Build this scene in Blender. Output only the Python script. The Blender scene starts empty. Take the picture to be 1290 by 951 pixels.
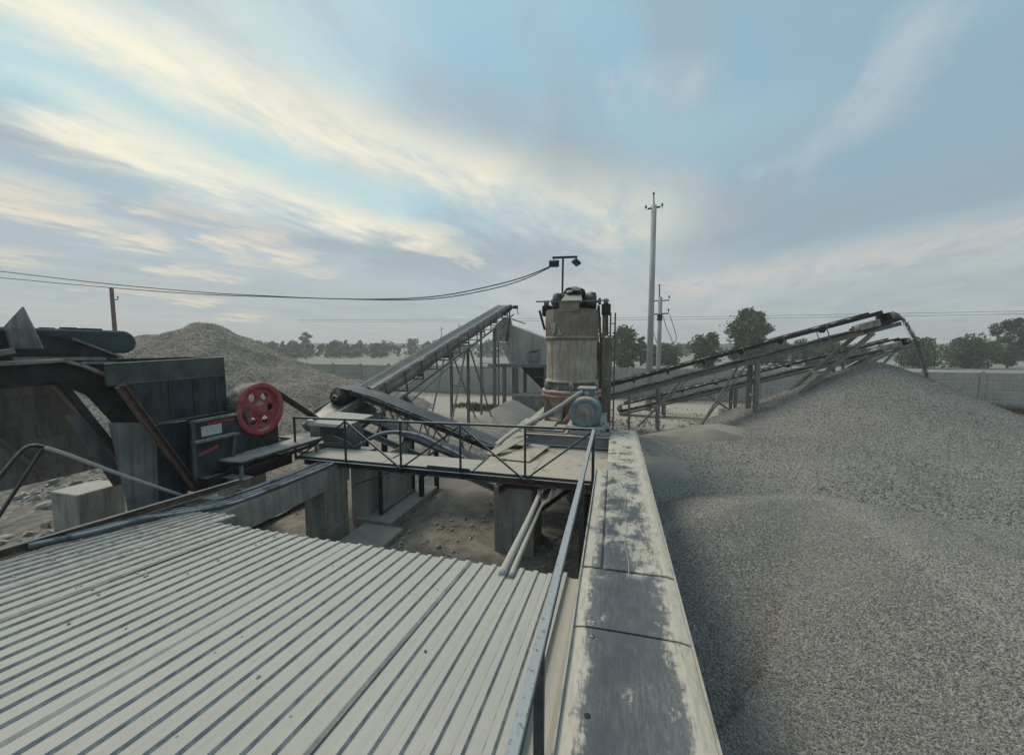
import bpy, bmesh, math, random
from mathutils import Vector, Matrix, noise as mnoise

# ------------------------------------------------------------------ scene, camera, sky, sun
scene = bpy.context.scene
COL = scene.collection
R = math.radians
PI = math.pi

cam_data = bpy.data.cameras.new("camera")
cam = bpy.data.objects.new("camera", cam_data)
COL.objects.link(cam)
cam.location = (0, 0, 3.2)
cam.rotation_euler = (R(90 - 4.46), 0, R(15))
cam_data.sensor_width = 36
cam_data.lens = 36 * 481 / 1290
cam_data.clip_start = 0.05
cam_data.clip_end = 6000
scene.camera = cam

scene.view_settings.view_transform = 'Standard'
scene.view_settings.look = 'None'
scene.view_settings.exposure = 0.62
scene.view_settings.gamma = 1
scene.view_settings.use_curve_mapping = False
scene.cycles.use_denoising = True
scene.cycles.max_bounces = 6
scene.cycles.diffuse_bounces = 3
scene.cycles.volume_bounces = 0

SUN_AZ = -62.0      # degrees from +Y, negative = towards -X
SUN_EL = 50.0
sun_data = bpy.data.lights.new("sun", 'SUN')
sun_data.energy = 1.5
sun_data.angle = R(24)
sun_data.color = (1.0, 0.88, 0.70)
sun = bpy.data.objects.new("sun", sun_data)
COL.objects.link(sun)
sd = Vector((math.sin(R(SUN_AZ)) * math.cos(R(SUN_EL)), math.cos(R(SUN_AZ)) * math.cos(R(SUN_EL)), math.sin(R(SUN_EL))))
sun.rotation_euler = sd.to_track_quat('Z', 'Y').to_euler()
sun.location = (-20, 12, 25)

world = bpy.data.worlds.new("World")
scene.world = world
world.use_nodes = True


class NT:
    """small helper that writes shader maths"""
    def __init__(s, tree):
        s.t = tree
        s.n = tree.nodes
        s.l = tree.links

    def node(s, kind, **kw):
        n = s.n.new(kind)
        for k, v in kw.items():
            setattr(n, k, v)
        return n

    def put(s, sock, v):
        if hasattr(v, 'is_output'):
            s.l.new(v, sock)
        else:
            sock.default_value = v

    def m(s, op, a, b=0.0, c=None, clamp=False):
        n = s.node('ShaderNodeMath', operation=op, use_clamp=clamp)
        s.put(n.inputs[0], a)
        s.put(n.inputs[1], b)
        if c is not None:
            s.put(n.inputs[2], c)
        return n.outputs[0]

    def smooth(s, x, a, b, lo=0.0, hi=1.0):
        n = s.node('ShaderNodeMapRange', interpolation_type='SMOOTHSTEP')
        s.put(n.inputs[0], x)
        s.put(n.inputs[1], a)
        s.put(n.inputs[2], b)
        s.put(n.inputs[3], lo)
        s.put(n.inputs[4], hi)
        return n.outputs[0]

    def mix(s, f, a, b, blend='MIX'):
        n = s.node('ShaderNodeMix', data_type='RGBA', blend_type=blend)
        s.put(n.inputs[0], f)
        s.put(n.inputs[6], a)
        s.put(n.inputs[7], b)
        return n.outputs[2]

    def noise(s, vec, scale, detail=3.0, rough=0.55, dist=0.0):
        n = s.node('ShaderNodeTexNoise')
        if vec is not None:
            s.l.new(vec, n.inputs['Vector'])
        n.inputs['Scale'].default_value = scale
        n.inputs['Detail'].default_value = detail
        n.inputs['Roughness'].default_value = rough
        n.inputs['Distortion'].default_value = dist
        return n.outputs['Fac']

    def comb(s, x, y, z=0.0):
        n = s.node('ShaderNodeCombineXYZ')
        s.put(n.inputs[0], x)
        s.put(n.inputs[1], y)
        s.put(n.inputs[2], z)
        return n.outputs[0]

    def mapping(s, vec, scale=(1, 1, 1), rot=(0, 0, 0), loc=(0, 0, 0)):
        n = s.node('ShaderNodeMapping')
        s.l.new(vec, n.inputs[0])
        n.inputs['Location'].default_value = loc
        n.inputs['Rotation'].default_value = rot
        n.inputs['Scale'].default_value = scale
        return n.outputs[0]


def c4(c):
    return (c[0], c[1], c[2], 1.0)


def build_sky():
    t = NT(world.node_tree)
    t.n.clear()
    out = t.node('ShaderNodeOutputWorld')
    bg = t.node('ShaderNodeBackground')
    STRENGTH = 0.1
    bg.inputs[1].default_value = STRENGTH
    sky = t.node('ShaderNodeTexSky', sky_type='NISHITA')
    sky.sun_disc = False
    sky.sun_elevation = R(SUN_EL)
    sky.sun_rotation = R(SUN_AZ)
    sky.air_density = 1.2
    sky.dust_density = 2.0
    tc = t.node('ShaderNodeTexCoord')
    sep = t.node('ShaderNodeSeparateXYZ')
    t.l.new(tc.outputs['Generated'], sep.inputs[0])
    x, y, z = sep.outputs
    az = t.m('DEGREES', t.m('ARCTAN2', x, y)) if False else t.m('MULTIPLY', t.m('ARCTAN2', x, y), 57.29578)
    el = t.m('MULTIPLY', t.m('ARCSINE', z), 57.29578)
    zz = t.m('ADD', t.m('MAXIMUM', z, 0.0), 0.07)
    plane = t.comb(t.m('DIVIDE', x, zz), t.m('DIVIDE', y, zz), 0.0)
    # cloud noises stretched along one wind direction (towards az 12 deg), lying on the cloud layer
    turned = t.mapping(plane, rot=(0, 0, R(-78)))
    st = t.mapping(turned, scale=(0.5, 1.1, 1))
    n_big = t.noise(st, 1.1, 6, 0.6, 0.35)
    st2 = t.mapping(turned, scale=(0.85, 1.9, 1), loc=(3.1, 1.7, 0))
    n_fine = t.noise(st2, 2.1, 10, 0.66, 0.35)
    st3 = t.mapping(turned, scale=(0.6, 1.0, 1), loc=(9.1, 4.7, 0))
    n_mid = t.noise(st3, 1.5, 7, 0.58, 0.4)
    ramp = t.node('ShaderNodeValToRGB')
    t.l.new(t.m('DIVIDE', t.m('MAXIMUM', el, 0.0), 60.0), ramp.inputs[0])
    e = ramp.color_ramp.elements
    e[0].position = 0.0
    e[0].color = (0.335, 0.365, 0.375, 1)
    e[1].position = 1.0
    e[1].color = (0.335, 0.42, 0.46, 1)
    k = ramp.color_ramp.elements.new(0.13)
    k.color = (0.322, 0.372, 0.392, 1)
    k = ramp.color_ramp.elements.new(0.33)
    k.color = (0.235, 0.36, 0.445, 1)
    k = ramp.color_ramp.elements.new(0.6)
    k.color = (0.235, 0.395, 0.485, 1)
    col = ramp.outputs[0]
    f = t.m('MULTIPLY', t.smooth(n_mid, 0.44, 0.62), 0.75)
    col = t.mix(f, col, (0.262, 0.325, 0.365, 1))
    f = t.m('MULTIPLY', t.smooth(n_big, 0.50, 0.70), 0.5)
    col = t.mix(f, col, (0.38, 0.43, 0.445, 1))
    # bluer towards the right
    f = t.m('MULTIPLY', t.smooth(az, -14.0, 30.0), 0.65)
    f = t.m('MULTIPLY', f, t.smooth(el, 3.0, 16.0))
    col = t.mix(f, col, (0.19, 0.30, 0.375, 1))
    wa = t.m('MULTIPLY', t.m('SUBTRACT', n_fine, 0.5), 16.0)
    wb = t.m('MULTIPLY', t.m('SUBTRACT', n_big, 0.5), 10.0)
    paz = t.m('ADD', az, wa)
    pel = t.m('ADD', el, t.m('MULTIPLY', t.m('ADD', wa, wb), 0.24))

    def capsule(ax, ay, bx, by, w, soft=1.0):
        dx, dy = bx - ax, by - ay
        L = dx * dx + dy * dy
        ux = t.m('SUBTRACT', paz, ax)
        uy = t.m('SUBTRACT', pel, ay)
        h = t.m('DIVIDE', t.m('ADD', t.m('MULTIPLY', ux, dx), t.m('MULTIPLY', uy, dy)), L, clamp=True)
        ex = t.m('MULTIPLY', t.m('SUBTRACT', ux, t.m('MULTIPLY', h, dx)), 0.6)
        ey = t.m('SUBTRACT', uy, t.m('MULTIPLY', h, dy))
        d = t.m('SQRT', t.m('ADD', t.m('MULTIPLY', ex, ex), t.m('MULTIPLY', ey, ey)))
        return t.smooth(d, w * 1.9, w * 0.0)

    def band(col, segs, colour, amp, tex, lo, hi, floor):
        f = None
        for s in segs:
            c = t.m('MULTIPLY', capsule(*s[:5]), s[5])
            f = c if f is None else t.m('MAXIMUM', f, c)
        g = t.m('ADD', t.m('MULTIPLY', t.smooth(tex, lo, hi), 1 - floor), floor)
        f = t.m('MULTIPLY', t.m('MULTIPLY', f, g), amp, clamp=True)
        return t.mix(f, col, colour)

    # pale cyan openings, grey-violet veils, then the cream cloud bands
    col = band(col, [(-85, 23.5, -56, 22.5, 4.2, 1), (-57, 22.5, -44, 21.8, 3.2, 1), (-46, 21.5, -31, 19, 2.6, .9), (-46, 33, -36, 31, 2.5, .5), (5, 26, 16, 24, 4, .35)], (0.345, 0.52, 0.545, 1), 0.9, n_mid, 0.3, 0.6, 0.6)
    col = band(col, [(-85, 19.4, -62, 18.2, 2.0, 1), (-62, 18, -56, 16, 1.6, .6), (-32, 13.0, -8, 12.0, 3.0, .9), (-20, 29, 14, 17.5, 4.5, .8), (-75, 6.6, -30, 5.4, 2.4, .6), (8, 14.0, 42, 15, 3.0, .8), (14, 22, 45, 24, 3.0, .45), (-58, 14, -36, 13.4, 1.3, .7)], (0.235, 0.285, 0.318, 1), 0.85, n_big, 0.35, 0.6, 0.45)
    col = band(col, [(-92, 29.2, -64, 28.6, 2.4, 1.0), (-66, 28.9, -52, 28.2, 3.0, 1.0), (-54, 28.4, -38, 26.4, 3.6, 1.0), (-38, 26.4, -18, 22.8, 3.8, .9), (-18, 22.8, 3, 17.6, 4.4, .6),
                     (-61, 20.8, -48, 18.4, 2.5, .95), (-49, 18.6, -38, 16.8, 2.2, .9), (-38, 16.9, -27, 15.4, 1.8, .95), (-27, 15.2, -20, 13, 1.2, .5)], (0.70, 0.65, 0.495, 1), 1.0, n_fine, 0.28, 0.66, 0.35)
    col = band(col, [(-58, 34, -38, 35, 5, .5)], (0.50, 0.58, 0.55, 1), 0.8, n_fine, 0.35, 0.6, 0.3)
    col = band(col, [(-80, 15.2, -64, 13.8, 1.3, .8), (-66, 12.4, -57, 11.2, 0.9, 1), (-57, 14.8, -46, 13.6, 1.1, .7), (-52, 12.4, -43, 11.4, 0.8, .9), (-80, 9.4, -66, 8.2, 0.7, .6), (-56, 8.6, -50, 8.2, .5, .7), (-50, 10.4, -40, 9.8, 0.6, .5),
                     (-56.5, 5.2, -52.5, 5.0, 0.4, 1), (-50.5, 3.7, -48.5, 3.6, 0.3, .9), (-62, 6.2, -54, 5.9, .4, .5)], (0.60, 0.53, 0.40, 1), 0.9, n_fine, 0.36, 0.58, 0.3)
    col = band(col, [(8, 8.2, 22, 9.4, 1.6, .9), (22, 9.4, 50, 11.2, 1.9, .9), (-12, 9, 12, 8.0, 3.4, .6), (-6, 4, 14, 4.5, 1.4, .4)], (0.46, 0.44, 0.415, 1), 0.85, n_fine, 0.34, 0.60, 0.35)
    col = band(col, [(0, 32, 9, 31, 1.8, 1), (31, 29, 27, 24, 2.0, .9), (24, 22.5, 20, 20.5, 1.4, .7), (-26, 31, -12, 30, 2.0, .5)], (0.38, 0.43, 0.45, 1), 0.75, n_fine, 0.36, 0.60, 0.3)
    dim = t.node('ShaderNodeMix', data_type='RGBA', blend_type='MULTIPLY')
    dim.inputs[0].default_value = 1.0
    t.l.new(col, dim.inputs[6])
    dim.inputs[7].default_value = (0.91, 0.90, 0.89, 1)
    col = dim.outputs[2]
    # below the horizon: plain ground grey
    col = t.mix(t.smooth(el, 0.0, -2.0), col, (0.25, 0.25, 0.24, 1))
    sc = t.node('ShaderNodeVectorMath', operation='SCALE')
    t.l.new(col, sc.inputs[0])
    sc.inputs['Scale'].default_value = 1.0 / STRENGTH
    fin = t.mix(0.93, sky.outputs[0], sc.outputs[0])
    t.l.new(fin, bg.inputs[0])
    t.l.new(bg.outputs[0], out.inputs[0])


build_sky()

# ------------------------------------------------------------------ materials
MATS = {}
DUST = (0.40, 0.385, 0.345)


def mat(name, base, base2=None, nscale=6.0, rough=0.75, metal=0.0, dust=0.0, dustcol=DUST, dscale=5.0,
        streak=None, streak_amt=0.5, bump=0.15, bscale=60.0, fine=0.25, spec=0.3, film=0.2):
    """worn, dusty surface: two base tones, vertical streaks, dust lying on faces that look up"""
    mt = bpy.data.materials.new(name)
    mt.use_nodes = True
    t = NT(mt.node_tree)
    t.n.clear()
    out = t.node('ShaderNodeOutputMaterial')
    bs = t.node('ShaderNodeBsdfPrincipled')
    t.l.new(bs.outputs[0], out.inputs[0])
    tc = t.node('ShaderNodeTexCoord')
    geo = t.node('ShaderNodeNewGeometry')
    pos = geo.outputs['Position']
    n1 = t.noise(pos, nscale, 5, 0.6)
    nf = t.noise(pos, bscale, 3, 0.6)
    b2 = base2 if base2 else tuple(c * 1.35 for c in base)
    col = t.mix(t.smooth(n1, 0.36, 0.66), c4(base), c4(b2))
    if streak:
        mp = t.mapping(pos, scale=(9, 9, 0.7))
        ns = t.noise(mp, 1.6, 4, 0.6)
        col = t.mix(t.m('MULTIPLY', t.smooth(ns, 0.44, 0.63), streak_amt), col, c4(streak))
    if fine:
        v = t.m('ADD', t.m('MULTIPLY', nf, 2 * fine), 1 - fine)
        cc = t.comb(v, v, v)
        col = t.mix(1.0, col, cc, 'MULTIPLY')
    if dust > 0:
        sep = t.node('ShaderNodeSeparateXYZ')
        t.l.new(geo.outputs['Normal'], sep.inputs[0])
        upf = t.smooth(sep.outputs[2], 0.15, 0.85)
        nd = t.noise(pos, dscale, 6, 0.65)
        d1 = t.m('MULTIPLY', upf, t.smooth(nd, 0.62 - 0.5 * dust, 0.72 - 0.35 * dust))
        d2 = t.m('MULTIPLY', t.smooth(nd, 0.3, 0.8), film * dust)
        d = t.m('MAXIMUM', d1, d2)
        nv = t.noise(pos, 14.0, 4, 0.6)
        dc = t.mix(nv, c4(tuple(c * 0.82 for c in dustcol)), c4(tuple(c * 1.12 for c in dustcol)))
        col = t.mix(d, col, dc)
        rr = t.m('ADD', t.m('MULTIPLY', d, 0.95 - rough), rough)
        t.l.new(rr, bs.inputs['Roughness'])
        t.l.new(t.m('MULTIPLY', t.m('SUBTRACT', 1.0, d), metal), bs.inputs['Metallic'])
    else:
        bs.inputs['Roughness'].default_value = rough
        bs.inputs['Metallic'].default_value = metal
    bs.inputs['Specular IOR Level'].default_value = spec
    t.l.new(col, bs.inputs['Base Color'])
    if bump:
        bp = t.node('ShaderNodeBump')
        bp.inputs['Strength'].default_value = bump
        bp.inputs['Distance'].default_value = 0.01
        t.l.new(nf, bp.inputs['Height'])
        t.l.new(bp.outputs[0], bs.inputs['Normal'])
    MATS[name] = mt
    return mt


mat('concrete', (0.27, 0.26, 0.232), (0.37, 0.355, 0.315), 2.5, 0.9, dust=0.7, streak=(0.13, 0.125, 0.11), streak_amt=0.5, bump=0.5, bscale=35)
mat('concrete_light', (0.34, 0.345, 0.33), (0.42, 0.42, 0.40), 1.2, 0.9, dust=0.4, bump=0.3, bscale=25)
mat('concrete_fence', (0.37, 0.355, 0.318), (0.45, 0.432, 0.39), 0.8, 0.9, dust=0.4, streak=(0.24, 0.235, 0.215), bump=0.3, bscale=12)
mat('navy', (0.008, 0.020, 0.032), (0.019, 0.04, 0.054), 4, 0.45, dust=0.7, streak=(0.075, 0.062, 0.05), streak_amt=0.5, film=0.10, bump=0.1)
mat('navy_worn', (0.035, 0.06, 0.065), (0.07, 0.092, 0.088), 4, 0.6, dust=0.6, streak=(0.10, 0.075, 0.055), streak_amt=0.4, film=0.2, bump=0.15)
mat('plate_grey', (0.155, 0.168, 0.165), (0.25, 0.262, 0.255), 3, 0.55, 0.3, dust=0.6, streak=(0.09, 0.095, 0.09), streak_amt=0.6, bump=0.1)
mat('plate_pale', (0.25, 0.25, 0.245), (0.33, 0.33, 0.32), 3, 0.6, 0.1, dust=0.5, bump=0.1)
mat('black_steel', (0.013, 0.014, 0.015), (0.024, 0.024, 0.024), 5, 0.6, dust=0.5, film=0.10, bump=0.15)
mat('rail_steel', (0.03, 0.036, 0.042), (0.055, 0.062, 0.07), 12, 0.5, 0.4, dust=0.75, dustcol=(0.33, 0.36, 0.38), dscale=55, film=0.1, bump=0.12)
mat('steel', (0.12, 0.125, 0.125), (0.19, 0.19, 0.185), 6, 0.5, 0.5, dust=0.8, film=0.3, bump=0.1)
mat('beam_steel', (0.16, 0.175, 0.18), (0.22, 0.235, 0.235), 3, 0.6, 0.2, dust=0.9, film=0.3, bump=0.1)
mat('screen_pale', (0.33, 0.318, 0.285), (0.42, 0.405, 0.365), 1.5, 0.9, dust=0.5, streak=(0.25, 0.24, 0.215), streak_amt=0.5, bump=0.1)
mat('drum_tan', (0.33, 0.28, 0.215), (0.45, 0.395, 0.31), 4.5, 0.9, dust=0.5, dustcol=(0.40, 0.355, 0.285), film=0.15, streak=(0.18, 0.152, 0.118), streak_amt=0.6, bump=0.7, bscale=28)
mat('rust', (0.085, 0.05, 0.038), (0.14, 0.085, 0.062), 8, 0.85, dust=0.85, film=0.3, bump=0.3)
mat('bolt_dark', (0.03, 0.03, 0.03), (0.05, 0.05, 0.05), 9, 0.8, bump=0.1)
mat('dusty_brown', (0.15, 0.125, 0.105), (0.22, 0.19, 0.16), 4, 0.9, dust=0.8, film=0.5, bump=0.3)
mat('dusty_tan', (0.235, 0.205, 0.165), (0.36, 0.325, 0.265), 3, 0.9, dust=0.8, dustcol=(0.37, 0.34, 0.285), film=0.22, streak=(0.13, 0.118, 0.10), streak_amt=0.8, bump=0.35)
mat('hopper_brown', (0.165, 0.132, 0.103), (0.245, 0.20, 0.158), 3, 0.9, dust=0.5, film=0.4, streak=(0.11, 0.09, 0.075), bump=0.3)
mat('slab_brown', (0.19, 0.176, 0.15), (0.30, 0.278, 0.238), 1.6, 0.9, dust=0.6, film=0.35, streak=(0.065, 0.06, 0.055), bump=0.3)
mat('rubber', (0.014, 0.015, 0.0135), (0.024, 0.025, 0.026), 7, 0.65, dust=0.25, film=0.25, bump=0.15)
mat('belt_rubber', (0.075, 0.085, 0.092), (0.115, 0.125, 0.132), 2.2, 0.38, dust=0, fine=0.12, bump=0.06)
mat('belt_dark', (0.028, 0.045, 0.052), (0.05, 0.07, 0.078), 2.2, 0.35, dust=0.0, fine=0.15, bump=0.06)
mat('wheel_side', (0.05, 0.046, 0.046), (0.085, 0.078, 0.075), 5, 0.6, dust=0.35, film=0.2, bump=0.1)
mat('red', (0.30, 0.032, 0.045), (0.36, 0.07, 0.072), 9, 0.55, dust=0.35, dustcol=(0.40, 0.27, 0.25), film=0.8, bump=0.1)
mat('red_ring', (0.34, 0.095, 0.065), (0.37, 0.20, 0.15), 9, 0.75, dust=0.85, film=0.75, bump=0.15)
mat('motor_teal', (0.075, 0.145, 0.175), (0.115, 0.19, 0.215), 6, 0.5, dust=0.8, film=0.35, bump=0.1)
mat('motor_green', (0.06, 0.075, 0.075), (0.09, 0.105, 0.10), 6, 0.55, dust=0.7, film=0.3, bump=0.1)
mat('grey_cover', (0.36, 0.37, 0.37), (0.46, 0.46, 0.45), 5, 0.6, dust=0.7, film=0.4, bump=0.1)
mat('paper', (0.42, 0.46, 0.48), (0.50, 0.53, 0.54), 20, 0.6, bump=0.0, fine=0.1)
mat('hose', (0.045, 0.06, 0.075), (0.075, 0.09, 0.105), 6, 0.5, dust=0.5, dustcol=(0.32, 0.34, 0.35), film=0.5, bump=0.05)
mat('pipe_pale', (0.33, 0.345, 0.34), (0.42, 0.42, 0.41), 6, 0.6, dust=0.7, film=0.5, bump=0.05)
mat('pole_concrete', (0.33, 0.34, 0.335), (0.40, 0.405, 0.395), 1.0, 0.85, bump=0.2, bscale=20)
mat('porcelain', (0.06, 0.05, 0.05), (0.09, 0.08, 0.08), 10, 0.3, bump=0)
mat('wire', (0.02, 0.021, 0.022), None, 10, 0.6, bump=0, fine=0)
mat('wood_plank', (0.33, 0.305, 0.26), (0.42, 0.395, 0.345), 5, 0.9, dust=0.95, film=0.6, bump=0.3)
mat('deck_dust', (0.19, 0.165, 0.14), (0.36, 0.33, 0.28), 7, 0.95, dust=0.62, dustcol=(0.42, 0.385, 0.325), dscale=4.0, film=0.4, bump=0.4, bscale=45)
mat('house_white', (0.62, 0.63, 0.63), (0.72, 0.72, 0.71), 1, 0.8, bump=0)
mat('house_roof', (0.40, 0.42, 0.43), (0.48, 0.50, 0.51), 1, 0.8, bump=0)
mat('window_dark', (0.03, 0.035, 0.04), None, 1, 0.3, bump=0)
mat('bark', (0.09, 0.075, 0.06), (0.14, 0.12, 0.095), 4, 0.95, bump=0.3)
mat('leaf_mid', (0.08, 0.115, 0.042), (0.115, 0.15, 0.06), 1.3, 0.8, bump=0, spec=0.15)
mat('leaf_dark', (0.045, 0.078, 0.036), (0.07, 0.105, 0.048), 1.3, 0.8, bump=0, spec=0.15)
mat('leaf_yellow', (0.13, 0.125, 0.05), (0.16, 0.145, 0.06), 1.3, 0.8, bump=0, spec=0.15)
mat('leaf_russet', (0.12, 0.07, 0.045), (0.15, 0.09, 0.055), 1.3, 0.8, bump=0, spec=0.15)
mat('leaf_grey', (0.095, 0.105, 0.08), (0.13, 0.135, 0.105), 1.3, 0.85, bump=0, spec=0.1)
mat('treeline_green', (0.065, 0.08, 0.055), (0.10, 0.11, 0.075), 0.08, 0.9, bump=0)
mat('stone', (0.13, 0.13, 0.125), (0.26, 0.255, 0.24), 30, 0.9, dust=0.4, bump=0.3)
mat('boulder', (0.24, 0.235, 0.215), (0.36, 0.35, 0.32), 4, 0.95, dust=0.6, bump=0.5, bscale=20)
M = MATS


def gravel_mat(name, a, b, cell, dusty, bump=0.9, pale=(0.34, 0.33, 0.30, 1)):
    mt = bpy.data.materials.new(name)
    mt.use_nodes = True
    t = NT(mt.node_tree)
    t.n.clear()
    out = t.node('ShaderNodeOutputMaterial')
    bs = t.node('ShaderNodeBsdfPrincipled')
    t.l.new(bs.outputs[0], out.inputs[0])
    geo = t.node('ShaderNodeNewGeometry')
    pos = geo.outputs['Position']
    vo = t.node('ShaderNodeTexVoronoi')
    t.l.new(pos, vo.inputs['Vector'])
    vo.inputs['Scale'].default_value = cell
    sepc = t.node('ShaderNodeSeparateColor')
    t.l.new(vo.outputs['Color'], sepc.inputs[0])
    v1 = sepc.outputs[0]
    big = t.noise(pos, 0.8, 5, 0.6)
    mid = t.noise(pos, 3.0, 5, 0.6)
    col = t.mix(v1, c4(a), c4(b))
    col = t.mix(t.m('MULTIPLY', t.smooth(t.m('ADD', big, t.m('MULTIPLY', mid, 0.35)), 0.55, 0.85), dusty), col, pale)
    fa = t.node('ShaderNodeAttribute', attribute_name='fines')
    fn = t.smooth(t.m('ADD', fa.outputs['Fac'], t.m('MULTIPLY', t.m('SUBTRACT', mid, 0.5), 0.9)), 0.25, 0.85)
    col = t.mix(t.m('MULTIPLY', fn, 0.85), col, (0.315, 0.302, 0.27, 1))
    t.l.new(col, bs.inputs['Base Color'])
    bs.inputs['Roughness'].default_value = 0.92
    bs.inputs['Specular IOR Level'].default_value = 0.2
    bp = t.node('ShaderNodeBump')
    bp.inputs['Strength'].default_value = bump
    bp.inputs['Distance'].default_value = 0.02
    hh = t.m('ADD', t.m('MULTIPLY', vo.outputs['Distance'], -1.0), t.m('MULTIPLY', v1, 0.4))
    t.l.new(hh, bp.inputs['Height'])
    t.l.new(bp.outputs[0], bs.inputs['Normal'])
    MATS[name] = mt


gravel_mat('gravel_grey', (0.155, 0.152, 0.14), (0.32, 0.312, 0.288), 42, 0.35)
gravel_mat('gravel_brown', (0.105, 0.095, 0.081), (0.235, 0.217, 0.188), 9, 0.25, bump=1.0, pale=(0.27, 0.255, 0.225, 1))
gravel_mat('gravel_fine', (0.22, 0.212, 0.192), (0.30, 0.288, 0.262), 30, 0.5, 0.5)
gravel_mat('gravel_fine_dark', (0.15, 0.138, 0.12), (0.2, 0.187, 0.165), 30, 0.2, 0.5)


def stone_inst_mat():
    mt = bpy.data.materials.new('gravel_stone')
    mt.use_nodes = True
    t = NT(mt.node_tree)
    t.n.clear()
    out = t.node('ShaderNodeOutputMaterial')
    bs = t.node('ShaderNodeBsdfPrincipled')
    t.l.new(bs.outputs[0], out.inputs[0])
    oi = t.node('ShaderNodeObjectInfo')
    geo = t.node('ShaderNodeNewGeometry')
    big = t.noise(geo.outputs['Position'], 0.55, 4, 0.55)
    rnd = oi.outputs['Random']
    ramp = t.node('ShaderNodeValToRGB')
    t.l.new(rnd, ramp.inputs[0])
    e = ramp.color_ramp.elements
    e[0].color = (0.105, 0.103, 0.096, 1)
    e[1].color = (0.38, 0.37, 0.34, 1)
    k = ramp.color_ramp.elements.new(0.5)
    k.color = (0.215, 0.21, 0.195, 1)
    k = ramp.color_ramp.elements.new(0.85)
    k.color = (0.31, 0.30, 0.275, 1)
    col = t.mix(t.m('MULTIPLY', t.smooth(big, 0.48, 0.72), 0.4), ramp.outputs[0], (0.33, 0.32, 0.295, 1))
    t.l.new(col, bs.inputs['Base Color'])
    bs.inputs['Roughness'].default_value = 0.9
    MATS['gravel_stone'] = mt


stone_inst_mat()


def ground_mat():
    mt = bpy.data.materials.new('yard_ground')
    mt.use_nodes = True
    t = NT(mt.node_tree)
    t.n.clear()
    out = t.node('ShaderNodeOutputMaterial')
    bs = t.node('ShaderNodeBsdfPrincipled')
    t.l.new(bs.outputs[0], out.inputs[0])
    geo = t.node('ShaderNodeNewGeometry')
    pos = geo.outputs['Position']
    sep = t.node('ShaderNodeSeparateXYZ')
    t.l.new(pos, sep.inputs[0])
    n1 = t.noise(pos, 0.35, 6, 0.6)
    n2 = t.noise(pos, 3.5, 6, 0.65)
    n3 = t.noise(pos, 28, 4, 0.6)
    n4 = t.noise(t.mapping(pos, scale=(0.02, 0.09, 1)), 1.0, 6, 0.6)
    col = t.mix(t.smooth(n2, 0.35, 0.66), (0.19, 0.178, 0.157, 1), (0.33, 0.312, 0.274, 1))
    col = t.mix(t.m('MULTIPLY', t.smooth(n1, 0.5, 0.7), 0.6), col, (0.33, 0.31, 0.27, 1))
    col = t.mix(t.m('MULTIPLY', t.smooth(n3, 0.55, 0.75), 0.4), col, (0.12, 0.11, 0.095, 1))
    # the pale beaten dirt of the haul road in front of the fence
    yy = t.m('ADD', sep.outputs[1], t.m('MULTIPLY', t.m('SUBTRACT', n1, 0.5), 6.0))
    road = t.m('MULTIPLY', t.smooth(yy, 15.5, 18.0), t.smooth(yy, 24.5, 22.5))
    col = t.mix(t.m('MULTIPLY', road, 0.85), col, (0.44, 0.41, 0.355, 1))
    # open gravel field beyond the fence
    far = t.smooth(sep.outputs[1], 27.0, 34.0)
    fcol = t.mix(t.smooth(n4, 0.35, 0.65), (0.23, 0.23, 0.21, 1), (0.33, 0.32, 0.285, 1))
    col = t.mix(far, col, fcol)
    t.l.new(col, bs.inputs['Base Color'])
    bs.inputs['Roughness'].default_value = 0.95
    bs.inputs['Specular IOR Level'].default_value = 0.15
    bp = t.node('ShaderNodeBump')
    bp.inputs['Strength'].default_value = 0.8
    bp.inputs['Distance'].default_value = 0.10
    t.l.new(t.m('ADD', n2, t.m('MULTIPLY', n3, 0.35)), bp.inputs['Height'])
    t.l.new(bp.outputs[0], bs.inputs['Normal'])
    MATS['yard_ground'] = mt


ground_mat()


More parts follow.
